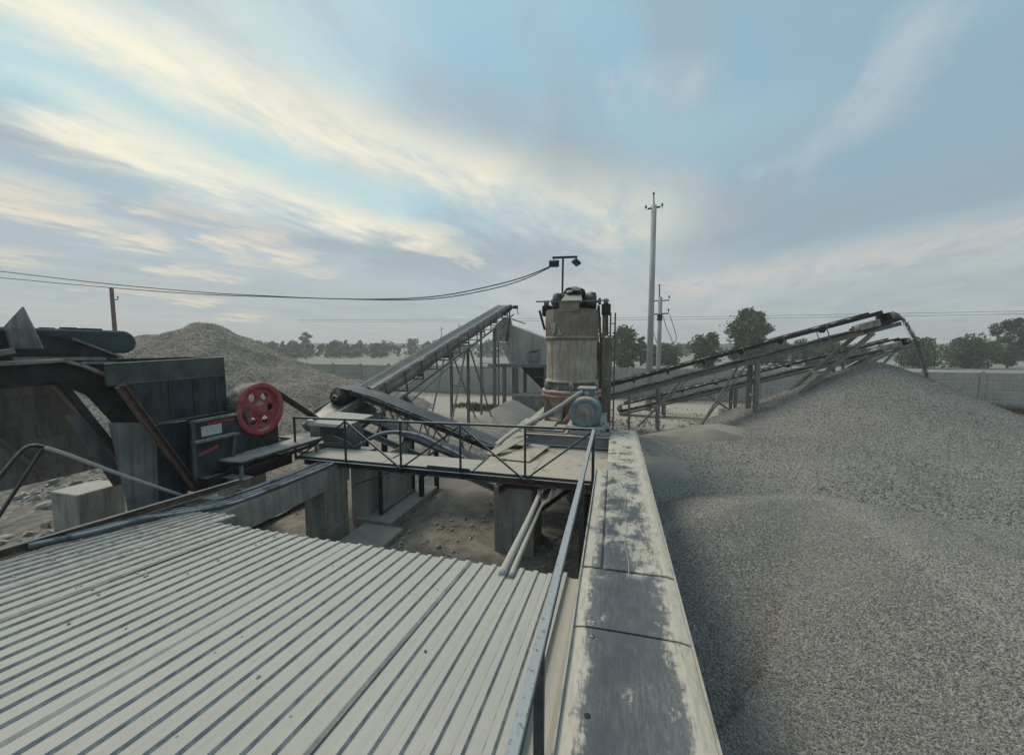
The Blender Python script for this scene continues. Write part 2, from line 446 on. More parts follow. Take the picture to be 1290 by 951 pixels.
def roof_mat():
    mt = bpy.data.materials.new('roof_sheet')
    mt.use_nodes = True
    t = NT(mt.node_tree)
    t.n.clear()
    out = t.node('ShaderNodeOutputMaterial')
    bs = t.node('ShaderNodeBsdfPrincipled')
    t.l.new(bs.outputs[0], out.inputs[0])
    geo = t.node('ShaderNodeNewGeometry')
    pos = geo.outputs['Position']
    sep = t.node('ShaderNodeSeparateXYZ')
    t.l.new(pos, sep.inputs[0])
    sn = t.node('ShaderNodeSeparateXYZ')
    t.l.new(geo.outputs['Normal'], sn.inputs[0])
    upf = t.smooth(sn.outputs[2], 0.72, 0.97)
    n1 = t.noise(pos, 1.1, 5, 0.6)
    n2 = t.noise(pos, 7.0, 6, 0.7)
    n3 = t.noise(t.mapping(pos, scale=(30, 3, 3)), 1.0, 5, 0.65)
    dust = t.mix(n1, (0.335, 0.335, 0.305, 1), (0.44, 0.437, 0.40, 1))
    dust = t.mix(t.m('MULTIPLY', t.smooth(n2, 0.58, 0.72), 0.5), dust, (0.29, 0.29, 0.265, 1))
    lap = t.m('ABSOLUTE', t.m('ADD', sep.outputs[0], 1.115))
    lap = t.m('MINIMUM', lap, t.m('ABSOLUTE', t.m('ADD', sep.outputs[0], 3.412)))
    lapd = t.m('MULTIPLY', t.smooth(lap, 0.02, 0.003), t.smooth(n2, 0.4, 0.6))
    dust = t.mix(t.m('MULTIPLY', lapd, 0.75), dust, (0.17, 0.16, 0.145, 1))
    n5 = t.noise(t.mapping(pos, scale=(16, 1.2, 2)), 1.3, 6, 0.7)
    dust = t.mix(t.m('MULTIPLY', t.smooth(n5, 0.56, 0.74), 0.4), dust, (0.26, 0.25, 0.22, 1))
    n6 = t.noise(pos, 2.3, 6, 0.7)
    dust = t.mix(t.m('MULTIPLY', t.smooth(n6, 0.60, 0.72), 0.35), dust, (0.31, 0.285, 0.235, 1))
    n7 = t.noise(t.mapping(pos, scale=(40, 14, 40)), 1.0, 5, 0.7)
    steel = t.mix(t.smooth(n7, 0.35, 0.65), (0.16, 0.17, 0.168, 1), (0.34, 0.345, 0.33, 1))
    cover = t.m('MULTIPLY', upf, t.smooth(n3, 0.05, 0.35))
    col = t.mix(cover, steel, dust)
    # dirty left end
    left = t.m('MULTIPLY', t.smooth(sep.outputs[0], -2.9, -4.2), t.smooth(sep.outputs[1], 0.6, 2.4))
    nl = t.noise(pos, 16, 5, 0.7)
    col = t.mix(t.m('MULTIPLY', left, t.smooth(nl, 0.42, 0.62)), col, (0.20, 0.195, 0.178, 1))
    # brownish dust where the sheets run under the handrail
    rt = t.smooth(sep.outputs[0], -0.42, -0.3)
    col = t.mix(t.m('MULTIPLY', rt, 0.6), col, (0.37, 0.34, 0.285, 1))
    t.l.new(col, bs.inputs['Base Color'])
    t.l.new(t.m('ADD', t.m('MULTIPLY', cover, 0.4), 0.5), bs.inputs['Roughness'])
    bp = t.node('ShaderNodeBump')
    bp.inputs['Strength'].default_value = 0.12
    bp.inputs['Distance'].default_value = 0.008
    t.l.new(t.noise(pos, 70, 4, 0.6), bp.inputs['Height'])
    t.l.new(bp.outputs[0], bs.inputs['Normal'])
    MATS['roof_sheet'] = mt


roof_mat()


def cover_mat():
    """worn dark cover plates with pale dust caked in from their edges"""
    mt = bpy.data.materials.new('walk_plate')
    mt.use_nodes = True
    t = NT(mt.node_tree)
    t.n.clear()
    out = t.node('ShaderNodeOutputMaterial')
    bs = t.node('ShaderNodeBsdfPrincipled')
    t.l.new(bs.outputs[0], out.inputs[0])
    geo = t.node('ShaderNodeNewGeometry')
    pos = geo.outputs['Position']
    sep = t.node('ShaderNodeSeparateXYZ')
    t.l.new(pos, sep.inputs[0])
    x, y, z = sep.outputs
    n1 = t.noise(pos, 4.0, 6, 0.7)
    n2 = t.noise(pos, 22.0, 6, 0.7)
    n3 = t.noise(t.mapping(pos, scale=(14, 3, 3)), 1.6, 6, 0.75)
    edge = t.m('MINIMUM', t.m('ADD', x, 0.19), t.m('MULTIPLY', t.m('SUBTRACT', 0.42, x), 0.72))
    edge = t.m('ADD', edge, t.m('MULTIPLY', t.m('SUBTRACT', n1, 0.5), 0.20))
    edge = t.m('ADD', edge, t.m('MULTIPLY', t.m('SUBTRACT', n3, 0.5), 0.10))
    edge = t.m('ADD', edge, t.m('MULTIPLY', t.m('SUBTRACT', n2, 0.5), 0.11))
    n4 = t.noise(t.mapping(pos, scale=(60, 9, 9)), 1.0, 8, 0.7)
    edge = t.m('ADD', edge, t.m('MULTIPLY', t.m('SUBTRACT', n4, 0.5), 0.06))
    edge_d = t.smooth(edge, 0.105, 0.055)
    fary = t.smooth(t.m('ADD', y, t.m('MULTIPLY', t.m('SUBTRACT', n1, 0.5), 2.0)), 2.5, 3.0)
    patches = t.smooth(t.m('ADD', n1, t.m('MULTIPLY', n3, 0.5)), 0.62, 0.74)
    patches2 = t.smooth(t.m('ADD', n1, t.m('MULTIPLY', n3, 0.5)), 0.86, 0.95)
    d = t.m('MAXIMUM', edge_d, t.m('MULTIPLY', fary, t.smooth(t.m('ADD', t.m('ADD', n1, t.m('MULTIPLY', n3, 0.5)), t.m('MULTIPLY', t.smooth(y, 3.0, 6.0), 0.10)), 0.72, 0.86)))
    d = t.m('MAXIMUM', d, patches2)
    cloud = t.m('MULTIPLY', t.smooth(n1, 0.35, 0.75), t.m('MULTIPLY', t.smooth(n4, 0.40, 0.62), 0.30))
    d = t.m('MAXIMUM', d, cloud)
    speck = t.m('MULTIPLY', t.smooth(n2, 0.62, 0.74), 0.3)
    d = t.m('MAXIMUM', d, speck)
    dark = t.mix(n1, (0.050, 0.062, 0.074, 1), (0.098, 0.112, 0.125, 1))
    dark = t.mix(t.m('MULTIPLY', t.smooth(n3, 0.4, 0.7), 0.35), dark, (0.15, 0.163, 0.172, 1))
    dust = t.mix(n2, (0.40, 0.375, 0.315, 1), (0.55, 0.52, 0.44, 1))
    dust = t.mix(t.m('MULTIPLY', t.smooth(n3, 0.48, 0.62), 0.6), dust, (0.30, 0.295, 0.27, 1))
    dust = t.mix(t.m('MULTIPLY', t.smooth(n4, 0.56, 0.68), 0.6), dust, (0.17, 0.175, 0.175, 1))
    col = t.mix(d, dark, dust)
    t.l.new(col, bs.inputs['Base Color'])
    t.l.new(t.m('ADD', t.m('MULTIPLY', d, 0.35), 0.58), bs.inputs['Roughness'])
    bp = t.node('ShaderNodeBump')
    bp.inputs['Strength'].default_value = 0.5
    bp.inputs['Distance'].default_value = 0.012
    t.l.new(t.m('ADD', t.m('MULTIPLY', d, 0.8), t.m('MULTIPLY', n2, 0.6)), bp.inputs['Height'])
    t.l.new(bp.outputs[0], bs.inputs['Normal'])
    MATS['walk_plate'] = mt


cover_mat()

# ------------------------------------------------------------------ geometry helpers
ORG = {}


class MB:
    def __init__(s):
        s.v = []
        s.f = []
        s.mi = []
        s.cur = 0

    def add(s, verts, faces):
        o = len(s.v)
        s.v += [tuple(p) for p in verts]
        for f in faces:
            s.f.append(tuple(i + o for i in f))
            s.mi.append(s.cur)
        return s

    def obox(s, c, ax, ay, az):
        """box with half-axes ax, ay, az"""
        c, ax, ay, az = Vector(c), Vector(ax), Vector(ay), Vector(az)
        vs = [c + i * ax + j * ay + k * az for k in (-1, 1) for j in (-1, 1) for i in (-1, 1)]
        fs = [(0, 2, 3, 1), (4, 5, 7, 6), (0, 1, 5, 4), (2, 6, 7, 3), (0, 4, 6, 2), (1, 3, 7, 5)]
        if ax.cross(ay).dot(az) < 0:
            fs = [tuple(reversed(f)) for f in fs]
        return s.add(vs, fs)

    def box(s, x0, x1, y0, y1, z0, z1):
        return s.obox(((x0 + x1) / 2, (y0 + y1) / 2, (z0 + z1) / 2), (abs(x1 - x0) / 2, 0, 0), (0, abs(y1 - y0) / 2, 0), (0, 0, abs(z1 - z0) / 2))

    def cbox(s, x0, x1, y0, y1, z0, z1, b=0.01):
        """box with chamfered vertical and top edges"""
        pts = [(x0 + b, y0), (x1 - b, y0), (x1, y0 + b), (x1, y1 - b), (x1 - b, y1), (x0 + b, y1), (x0, y1 - b), (x0, y0 + b)]
        cx, cy = (x0 + x1) / 2, (y0 + y1) / 2
        vs = [(x, y, z0) for x, y in pts] + [(x, y, z1 - b) for x, y in pts]
        ix = [(max(x0 + b, min(x1 - b, x)), max(y0 + b, min(y1 - b, y)), z1) for x, y in pts]
        vs += ix
        n = 8
        fs = [tuple(reversed(range(n)))]
        for r in range(2):
            for i in range(n):
                j = (i + 1) % n
                fs.append((r * n + i, r * n + j, (r + 1) * n + j, (r + 1) * n + i))
        fs.append(tuple(range(2 * n, 3 * n)))
        return s.add(vs, fs)

    def prof(s, pts, p, q, up=(0, 0, 1)):
        """extrude a closed 2-D outline (side, up) from p to q"""
        p, q = Vector(p), Vector(q)
        d = (q - p).normalized()
        upv = Vector(up)
        sv = d.cross(upv)
        if sv.length < 1e-4:
            sv = d.cross(Vector((1, 0, 0)))
        sv.normalize()
        uv = sv.cross(d).normalized()
        n = len(pts)
        vs = [p + sv * a + uv * b for a, b in pts] + [q + sv * a + uv * b for a, b in pts]
        fs = [(i, (i + 1) % n, n + (i + 1) % n, n + i) for i in range(n)]
        ar = sum(pts[i][0] * pts[(i + 1) % n][1] - pts[(i + 1) % n][0] * pts[i][1] for i in range(n))
        fs.append(tuple(reversed(range(n))))
        fs.append(tuple(range(n, 2 * n)))
        if ar < 0:
            fs = [tuple(reversed(f)) for f in fs]
        # side vector d x up points right; orientation check
        return s.add(vs, fs)

    def bar(s, p, q, w, h, up=(0, 0, 1)):
        return s.prof([(-w / 2, -h / 2), (w / 2, -h / 2), (w / 2, h / 2), (-w / 2, h / 2)], p, q, up)

    def ibeam(s, p, q, w, h, t=0.012, tw=0.008, up=(0, 0, 1)):
        a, b = w / 2, h / 2
        c = tw / 2
        return s.prof([(-a, -b), (a, -b), (a, -b + t), (c, -b + t), (c, b - t), (a, b - t), (a, b), (-a, b), (-a, b - t), (-c, b - t), (-c, -b + t), (-a, -b + t)], p, q, up)

    def channel(s, p, q, w, h, t=0.008, up=(0, 0, 1)):
        a, b = w, h / 2
        return s.prof([(0, -b), (a, -b), (a, -b + t), (t, -b + t), (t, b - t), (a, b - t), (a, b), (0, b)], p, q, up)

    def angle(s, p, q, w, t=0.006, up=(0, 0, 1)):
        return s.prof([(0, 0), (w, 0), (w, t), (t, t), (t, w), (0, w)], p, q, up)

    def tube(s, p, q, r, n=10, r2=None, caps=True):
        p, q = Vector(p), Vector(q)
        d = (q - p).normalized()
        a = d.orthogonal().normalized()
        b = d.cross(a)
        r2 = r if r2 is None else r2
        vs = []
        for P, rr in ((p, r), (q, r2)):
            for i in range(n):
                an = 2 * PI * i / n
                vs.append(P + a * math.cos(an) * rr + b * math.sin(an) * rr)
        fs = [(i, (i + 1) % n, n + (i + 1) % n, n + i) for i in range(n)]
        if caps:
            fs += [tuple(reversed(range(n))), tuple(range(n, 2 * n))]
        return s.add(vs, fs)

    def path(s, pts, r, n=8):
        """round hose through points (smoothed)"""
        P = [Vector(p) for p in pts]
        if len(P) > 2:
            Q = []
            ext = [P[0] * 2 - P[1]] + P + [P[-1] * 2 - P[-2]]
            for i in range(1, len(ext) - 2):
                for k in range(5):
                    u = k / 5
                    a, b, c, d = ext[i - 1], ext[i], ext[i + 1], ext[i + 2]
                    Q.append(0.5 * ((2 * b) + (c - a) * u + (2 * a - 5 * b + 4 * c - d) * u * u + (3 * b - a - 3 * c + d) * u ** 3))
            Q.append(P[-1])
            P = Q
        o = len(s.v)
        prev = None
        vs = []
        for i, p in enumerate(P):
            d = (P[min(i + 1, len(P) - 1)] - P[max(i - 1, 0)]).normalized()
            if prev is None:
                a = d.orthogonal().normalized()
            else:
                a = (prev - d * prev.dot(d)).normalized()
            prev = a
            b = d.cross(a)
            for k in range(n):
                an = 2 * PI * k / n
                vs.append(p + a * math.cos(an) * r + b * math.sin(an) * r)
        fs = []
        for i in range(len(P) - 1):
            for k in range(n):
                fs.append((i * n + k, i * n + (k + 1) % n, (i + 1) * n + (k + 1) % n, (i + 1) * n + k))
        fs += [tuple(reversed(range(n))), tuple(range((len(P) - 1) * n, len(P) * n))]
        return s.add(vs, fs)

    def lathe(s, prof, o, axis='z', n=32, a0=0, closed=True):
        """prof = list of (r, t) along axis from o"""
        o = Vector(o)
        ex = {'z': (Vector((1, 0, 0)), Vector((0, 1, 0)), Vector((0, 0, 1))),
              'x': (Vector((0, 1, 0)), Vector((0, 0, 1)), Vector((1, 0, 0))),
              'y': (Vector((0, 0, 1)), Vector((1, 0, 0)), Vector((0, 1, 0)))}[axis] if isinstance(axis, str) else axis
        A, B, T = ex
        vs = []
        for r, t in prof:
            for i in range(n):
                an = 2 * PI * i / n + a0
                vs.append(o + T * t + A * (r * math.cos(an)) + B * (r * math.sin(an)))
        fs = []
        for j in range(len(prof) - 1):
            for i in range(n):
                k = (i + 1) % n
                fs.append((j * n + i, j * n + k, (j + 1) * n + k, (j + 1) * n + i))
        if closed:
            fs.append(tuple(reversed(range(n))))
            fs.append(tuple(range((len(prof) - 1) * n, len(prof) * n)))
        return s.add(vs, fs)

    def slab(s, poly, thick):
        """flat polygon (3-D points) given a thickness along its normal (both sides)"""
        P = [Vector(p) for p in poly]
        nrm = Vector((0, 0, 0))
        for i in range(len(P)):
            a, b = P[i], P[(i + 1) % len(P)]
            nrm += Vector(((a.y - b.y) * (a.z + b.z), (a.z - b.z) * (a.x + b.x), (a.x - b.x) * (a.y + b.y)))
        nrm.normalize()
        n = len(P)
        vs = [p + nrm * thick / 2 for p in P] + [p - nrm * thick / 2 for p in P]
        fs = [tuple(range(n)), tuple(reversed(range(n, 2 * n)))]
        fs += [((i + 1) % n, i, n + i, n + (i + 1) % n) for i in range(n)]
        return s.add(vs, fs)

    def build(s, name, material, parent=None, loc=None, smooth=False, bevel=0.0, recalc=True):
        o0 = Vector(ORG[parent.name]) if parent else Vector(loc if loc else (0, 0, 0))
        me = bpy.data.meshes.new(name)
        me.from_pydata([tuple(Vector(p) - o0) for p in s.v], [], s.f)
        mats = material if isinstance(material, (list, tuple)) else [material]
        for mm in mats:
            me.materials.append(M[mm] if isinstance(mm, str) else mm)
        if len(mats) > 1:
            me.polygons.foreach_set('material_index', s.mi)
        if recalc and len(s.f) < 4000:
            bm = bmesh.new()
            bm.from_mesh(me)
            bmesh.ops.recalc_face_normals(bm, faces=bm.faces)
            bm.to_mesh(me)
            bm.free()
        ob = bpy.data.objects.new(name, me)
        COL.objects.link(ob)
        if parent:
            ob.parent = parent
        else:
            ob.location = o0
        ORG[ob.name] = tuple(o0)
        if smooth:
            try:
                me.shade_smooth_by_angle(angle=R(40)) if hasattr(me, 'shade_smooth_by_angle') else None
            except Exception:
                pass
            for p in me.polygons:
                p.use_smooth = True
            if smooth == 'angle':
                me.polygons.foreach_set('use_smooth', [len(p.vertices) == 4 for p in me.polygons])
        if bevel:
            b = ob.modifiers.new('bevel', 'BEVEL')
            b.width = bevel
            b.segments = 1
            b.limit_method = 'ANGLE'
        return ob


def thing(name, label, cat, loc=(0, 0, 0), group=None):
    o = bpy.data.objects.new(name, None)
    o.empty_display_size = 0.1
    COL.objects.link(o)
    o.location = loc
    ORG[o.name] = tuple(loc)
    o['label'] = label
    o['category'] = cat
    if group:
        o['group'] = group
    return o


def tag(o, label, cat, group=None, kind=None):
    o['label'] = label
    o['category'] = cat
    if group:
        o['group'] = group
    if kind:
        o['kind'] = kind
    return o


def structure(o):
    o['kind'] = 'structure'
    return o


def copy_tree(o, loc=None, parent=None):
    c = o.copy()
    COL.objects.link(c)
    if parent:
        c.parent = parent
    if loc:
        c.location = loc
    for ch in [k for k in COL.objects if k.parent == o]:
        copy_tree(ch, None, c)
    return c


def h2(x, y, s=1.0, seed=0.0):
    return mnoise.noise(Vector((x * s + seed, y * s - seed, seed * 0.7)))


# ------------------------------------------------------------------ ground
def build_ground():
    def axis(lo, hi, step, far):
        a = []
        v = lo
        while v <= hi + 1e-6:
            a.append(v)
            v += step
        k = step
        while a[-1] < far:
            k *= 1.6
            a.append(a[-1] + k)
        k = step
        while a[0] > -far:
            k *= 1.6
            a.insert(0, a[0] - k)
        return a
    xs = axis(-34, 34, 0.5, 3500)
    ys = axis(-6, 40, 0.5, 3500)
    mb = MB()
    nx, ny = len(xs), len(ys)
    for y in ys:
        for x in xs:
            z = 0.05 * h2(x, y, 0.45, 3.1) + 0.03 * h2(x, y, 1.3, 8.0)
            if abs(x) > 60 or y > 60:
                z = 0
            # gravel bank in the field beyond the fence
            if 28 < y < 60:
                z += 0.35 * max(0, h2(x, y, 0.12, 5.0) + 0.25)
            mb.v.append((x, y, z - 0.03))
    for j in range(ny - 1):
        for i in range(nx - 1):
            mb.f.append((j * nx + i, j * nx + i + 1, (j + 1) * nx + i + 1, (j + 1) * nx + i))
            mb.mi.append(0)
    o = mb.build('ground', 'yard_ground', smooth=True, recalc=False)
    structure(o)


build_ground()


# ------------------------------------------------------------------ piles
def pile(name, label, fn, x0, x1, y0, y1, step, material, ystep=None, cat='gravel pile', group=None, seed=1.0, fines=None):
    mb = MB()
    xs = [x0 + i * step for i in range(int((x1 - x0) / step) + 1)]
    ystep = ystep or step
    ys = [y0 + i * ystep for i in range(int((y1 - y0) / ystep) + 1)]
    idx = {}
    for j, y in enumerate(ys):
        for i, x in enumerate(xs):
            z = fn(x, y)
            idx[i, j] = (len(mb.v), z)
            mb.v.append((x, y, z))
    for j in range(len(ys) - 1):
        for i in range(len(xs) - 1):
            q = [idx[i, j], idx[i + 1, j], idx[i + 1, j + 1], idx[i, j + 1]]
            if max(k[1] for k in q) < -0.12:
                continue
            mb.f.append(tuple(k[0] for k in q))
            mb.mi.append(0)
    cx, cy = (x0 + x1) / 2, (y0 + y1) / 2
    o = mb.build(name, material, loc=(cx, cy, 0), smooth=True, recalc=False)
    if fines:
        at = o.data.attributes.new('fines', 'FLOAT', 'POINT')
        at.data.foreach_set('value', [fines(v[0], v[1]) for v in mb.v])
    tag(o, label, cat, group)
    return o


def cone_h(x, y, cx, cy, h, slope, rnd=0.35):
    d = math.hypot(x - cx, y - cy)
    d = math.sqrt(d * d + rnd * rnd) - rnd
    return h - slope * d


RIDGE = [(0.3, 4.75, 0.80), (1.4, 5.6, 0.98), (2.2, 6.1, 1.06), (2.9, 6.15, 1.10), (3.08, 5.0, 1.07), (2.92, 3.4, 1.06), (2.8, 1.6, 1.02), (2.9, -1.0, 0.95)]


def near_fill(x, y, want_inside=False):
    """front mound: a curved crest with a steep hollow towards the wall and a long easy back"""
    best = None
    for (ax, ay, ah), (bx, by, bh) in zip(RIDGE, RIDGE[1:]):
        dx, dy = bx - ax, by - ay
        f = max(0.0, min(1.0, ((x - ax) * dx + (y - ay) * dy) / (dx * dx + dy * dy)))
        qx, qy = ax + f * dx, ay + f * dy
        dd = math.hypot(x - qx, y - qy)
        if best is None or dd < best[0]:
            best = (dd, ah + f * (bh - ah), x - qx, y - qy)
    d, hz, ux, uy = best
    inside = False
    if x < 2.95:
        for (ax, ay, ah), (bx, by, bh) in zip(RIDGE[:3], RIDGE[1:4]):
            if ax <= x <= bx:
                inside = y < ay + (by - ay) * (x - ax) / (bx - ax)
    if y < 5.9 and x < 3.0 and not inside:
        inside = x < 2.9 and y < 4.75
    n = max(1e-4, math.hypot(ux, uy))
    if want_inside:
        return inside, d, uy / n
    if inside:
        sl = 0.30
    else:
        sl = 0.09 + 0.44 * max(0.0, uy / n)
    dr = math.sqrt(d * d + 0.12) - 0.346
    z = hz - sl * dr
    if inside:
        fl = 0.56 + 0.06 * x
        z = fl + 0.14 * math.log(1 + math.exp((z - fl) / 0.14))
        z -= 0.14 * math.log(1 + math.exp((hz - fl) / 0.14)) + fl - hz
    z += 0.045 * h2(x, y, 0.9, 4.2) + 0.02 * h2(x, y, 3.3, 1.1) + 0.010 * h2(x, y, 8.0, 2.1)
    # slip marks and old loader tracks on the back
    if not inside:
        z += 0.05 * max(0.0, math.sin(1.3 * x + 3.1 * y + 1.6 * h2(x, y, 0.5, 7.0))) ** 6 * max(0, h2(x, y, 0.7, 9.0) + 0.2)
    else:
        z -= 0.03 * max(0.0, math.sin(5.0 * y - 1.0 * x + 2.0 * h2(x, y, 0.9, 3.0))) ** 4 * max(0, h2(x, y, 0.8, 5.0))
    return z


def big_cone(x, y):
    z1 = cone_h(x, y, 8.45, 15.5, 2.72, 0.555, 0.45)
    z2 = cone_h(x, y, 7.4, 12.3, 1.25, 0.33, 2.0)
    z3 = cone_h(x, y, 4.4, 9.4, 0.98, 0.20, 1.5)
    z4 = cone_h(x, y, 10.0, 10.0, 0.72, 0.20, 1.5)
    k = 0.10
    q = (z1, z2, z3, z4)
    m = max(q)
    s = k * math.log(sum(math.exp((w - m) / k) for w in q)) + m
    s += 0.05 * h2(x, y, 0.8, 1.2) + 0.025 * h2(x, y, 2.6, 6.1)
    return s


def front_fines(x, y):
    inside, d, _ = near_fill(x, y, True)
    if inside:
        return max(0.0, 0.5 - d * 1.1) + (0.25 if x < 0.8 and y > 4.2 else 0)
    return max(0.28, 0.95 - d * 0.55)


def cone_fines(x, y):
    return max(0.05, min(0.72, 0.15 + 0.14 * (5.0 - x)))


gp_front = pile('gravel_pile', 'low front mound of grey gravel spread along the right side of the walkway wall', near_fill,
                0.425, 9.2, -0.6, 9.0, 0.075, 'gravel_grey', fines=front_fines)
gp_big = pile('gravel_pile', 'tall grey gravel cone under the discharge end of the higher conveyor', big_cone,
              0.45, 18.0, 6.3, 22.0, 0.12, 'gravel_grey', fines=cone_fines)


def scatter_stones(parent, density_fn, seed, size):
    """crushed stones strewn over a pile: real geometry, far too many to count"""
    me = parent.data
    o = bpy.data.objects.new('loose_gravel', me.copy())
    COL.objects.link(o)
    o.parent = parent
    o['kind'] = 'stuff'
    att = o.data.attributes.new('dens', 'FLOAT', 'POINT')
    loc = parent.location
    att.data.foreach_set('value', [density_fn(v.co.x + loc.x, v.co.y + loc.y) for v in o.data.vertices])
    ng = bpy.data.node_groups.new('strew_stones', 'GeometryNodeTree')
    ng.interface.new_socket('Geometry', in_out='INPUT', socket_type='NodeSocketGeometry')
    ng.interface.new_socket('Geometry', in_out='OUTPUT', socket_type='NodeSocketGeometry')
    N, L = ng.nodes, ng.links
    gi = N.new('NodeGroupInput')
    go = N.new('NodeGroupOutput')
    dp = N.new('GeometryNodeDistributePointsOnFaces')
    na = N.new('GeometryNodeInputNamedAttribute')
    na.data_type = 'FLOAT'
    na.inputs['Name'].default_value = 'dens'
    L.new(gi.outputs[0], dp.inputs['Mesh'])
    L.new(na.outputs[0], dp.inputs['Density'])
    dp.inputs['Seed'].default_value = seed
    ico = N.new('GeometryNodeMeshIcoSphere')
    ico.inputs['Radius'].default_value = 1.0
    ico.inputs['Subdivisions'].default_value = 1
    sp = N.new('GeometryNodeSetPosition')
    rv = N.new('FunctionNodeRandomValue')
    rv.data_type = 'FLOAT_VECTOR'
    rv.inputs[0].default_value = (-0.28, -0.28, -0.28)
    rv.inputs[1].default_value = (0.28, 0.28, 0.28)
    L.new(ico.outputs[0], sp.inputs['Geometry'])
    L.new(rv.outputs[0], sp.inputs['Offset'])
    sm = N.new('GeometryNodeSetMaterial')
    sm.inputs['Material'].default_value = M['gravel_stone']
    L.new(sp.outputs[0], sm.inputs['Geometry'])
    io = N.new('GeometryNodeInstanceOnPoints')
    L.new(dp.outputs['Points'], io.inputs['Points'])
    L.new(sm.outputs[0], io.inputs['Instance'])
    rr = N.new('FunctionNodeRandomValue')
    rr.data_type = 'FLOAT_VECTOR'
    rr.inputs[0].default_value = (0, 0, 0)
    rr.inputs[1].default_value = (6.28, 6.28, 6.28)
    rs = N.new('FunctionNodeRandomValue')
    rs.data_type = 'FLOAT_VECTOR'
    rs.inputs[0].default_value = (size * 0.45, size * 0.45, size * 0.35)
    rs.inputs[1].default_value = (size * 1.75, size * 1.4, size * 1.1)
    L.new(rr.outputs[0], io.inputs['Rotation'])
    L.new(rs.outputs[0], io.inputs['Scale'])
    L.new(io.outputs[0], go.inputs[0])
    md = o.modifiers.new('stones', 'NODES')
    md.node_group = ng
    return o


scatter_stones(gp_front, lambda x, y: 6800 * max(0.2, min(1, 1.5 - math.hypot(x, y) / 6.5)) * (1.1 - 0.6 * front_fines(x, y)), 3, 0.0074)
scatter_stones(gp_big, lambda x, y: (560 if math.hypot(x - 5.5, y - 10.5) < 7.5 else 150) * (1.0 - 0.7 * cone_fines(x, y)), 5, 0.016)

# dusty low mounds past the end of the wall
pile('gravel_mound', 'low mound of pale fine dust beside the far end of the walkway wall',
     lambda x, y: max(cone_h(x, y, 3.4, 13.4, 0.72, 0.34, 0.6), cone_h(x, y, 1.4, 9.0, 0.66, 0.24, 0.6)) + 0.03 * h2(x, y, 2, 3),
     0.43, 6.4, 6.5, 16.0, 0.12, 'gravel_grey', fines=lambda x, y: 0.6 + 0.5 * h2(x, y, 0.8, 4.0))
pile('gravel_mound', 'small darker brown mound between the conveyor legs and the wall end',
     lambda x, y: cone_h(x, y, 2.75, 11.5, 0.92, 0.46, 0.3) + 0.05 * h2(x, y, 2, 6), 0.5, 5.2, 9.2, 13.9, 0.08, 'gravel_fine_dark')
pile('gravel_mound', 'brown mound behind the tall grey cone, under the lower conveyor head',
     lambda x, y: cone_h(x, y, 10.6, 19.2, 2.55, 0.55, 0.5) + 0.05 * h2(x, y, 1.5, 6), 5.5, 15.7, 14.2, 24, 0.2, 'gravel_brown')
# big brown heap on the left
def left_heap(x, y):
    q = (cone_h(x, y, -20.6, 15.0, 4.45, 0.53, 0.4), cone_h(x, y, -25.5, 15.5, 3.85, 0.42, 0.8), cone_h(x, y, -30.5, 15.0, 3.9, 0.42, 1.0), cone_h(x, y, -16.0, 16.5, 1.9, 0.33, 1.0))
    k = 0.2
    m = max(q)
    s = k * math.log(sum(math.exp((w - m) / k) for w in q)) + m
    return s + 0.26 * h2(x, y, 0.55, 2.0) + 0.16 * h2(x, y, 1.5, 5.0) + 0.09 * h2(x, y, 3.6, 5.0)


gp_left = pile('gravel_pile', 'high brown heap of raw river gravel behind the dark jaw crusher', left_heap, -41, -8, 6, 24, 0.2, 'gravel_brown')
scatter_stones(gp_left, lambda x, y: 26 if x > -28 else 6, 9, 0.026)
pile('gravel_mound', 'small dusty soil mound on the pit floor under the footbridge',
     lambda x, y: cone_h(x, y, -3.0, 8.6, 0.42, 0.38, 0.3) + 0.05 * h2(x, y, 2.4, 5.0), -5, -1, 6.9, 10.4, 0.1, 'gravel_fine')
pile('gravel_mound', 'pale sand cone at the foot of the screen house legs',
     lambda x, y: cone_h(x, y, -4.6, 17.2, 0.75, 0.6, 0.2) + 0.03 * h2(x, y, 2.4, 9.0), -6.5, -2.8, 15.4, 19, 0.1, 'gravel_fine')
pile('gravel_mound', 'rough soil bank with stones at the far left, below the handrail',
     lambda x, y: 0.55 - 0.12 * math.hypot((x + 11.5) * 0.8, (y - 5.5)) + 0.10 * h2(x, y, 0.9, 3) + 0.06 * h2(x, y, 2.6, 5.0), -17, -6.0, 0.5, 11, 0.12, 'gravel_brown')

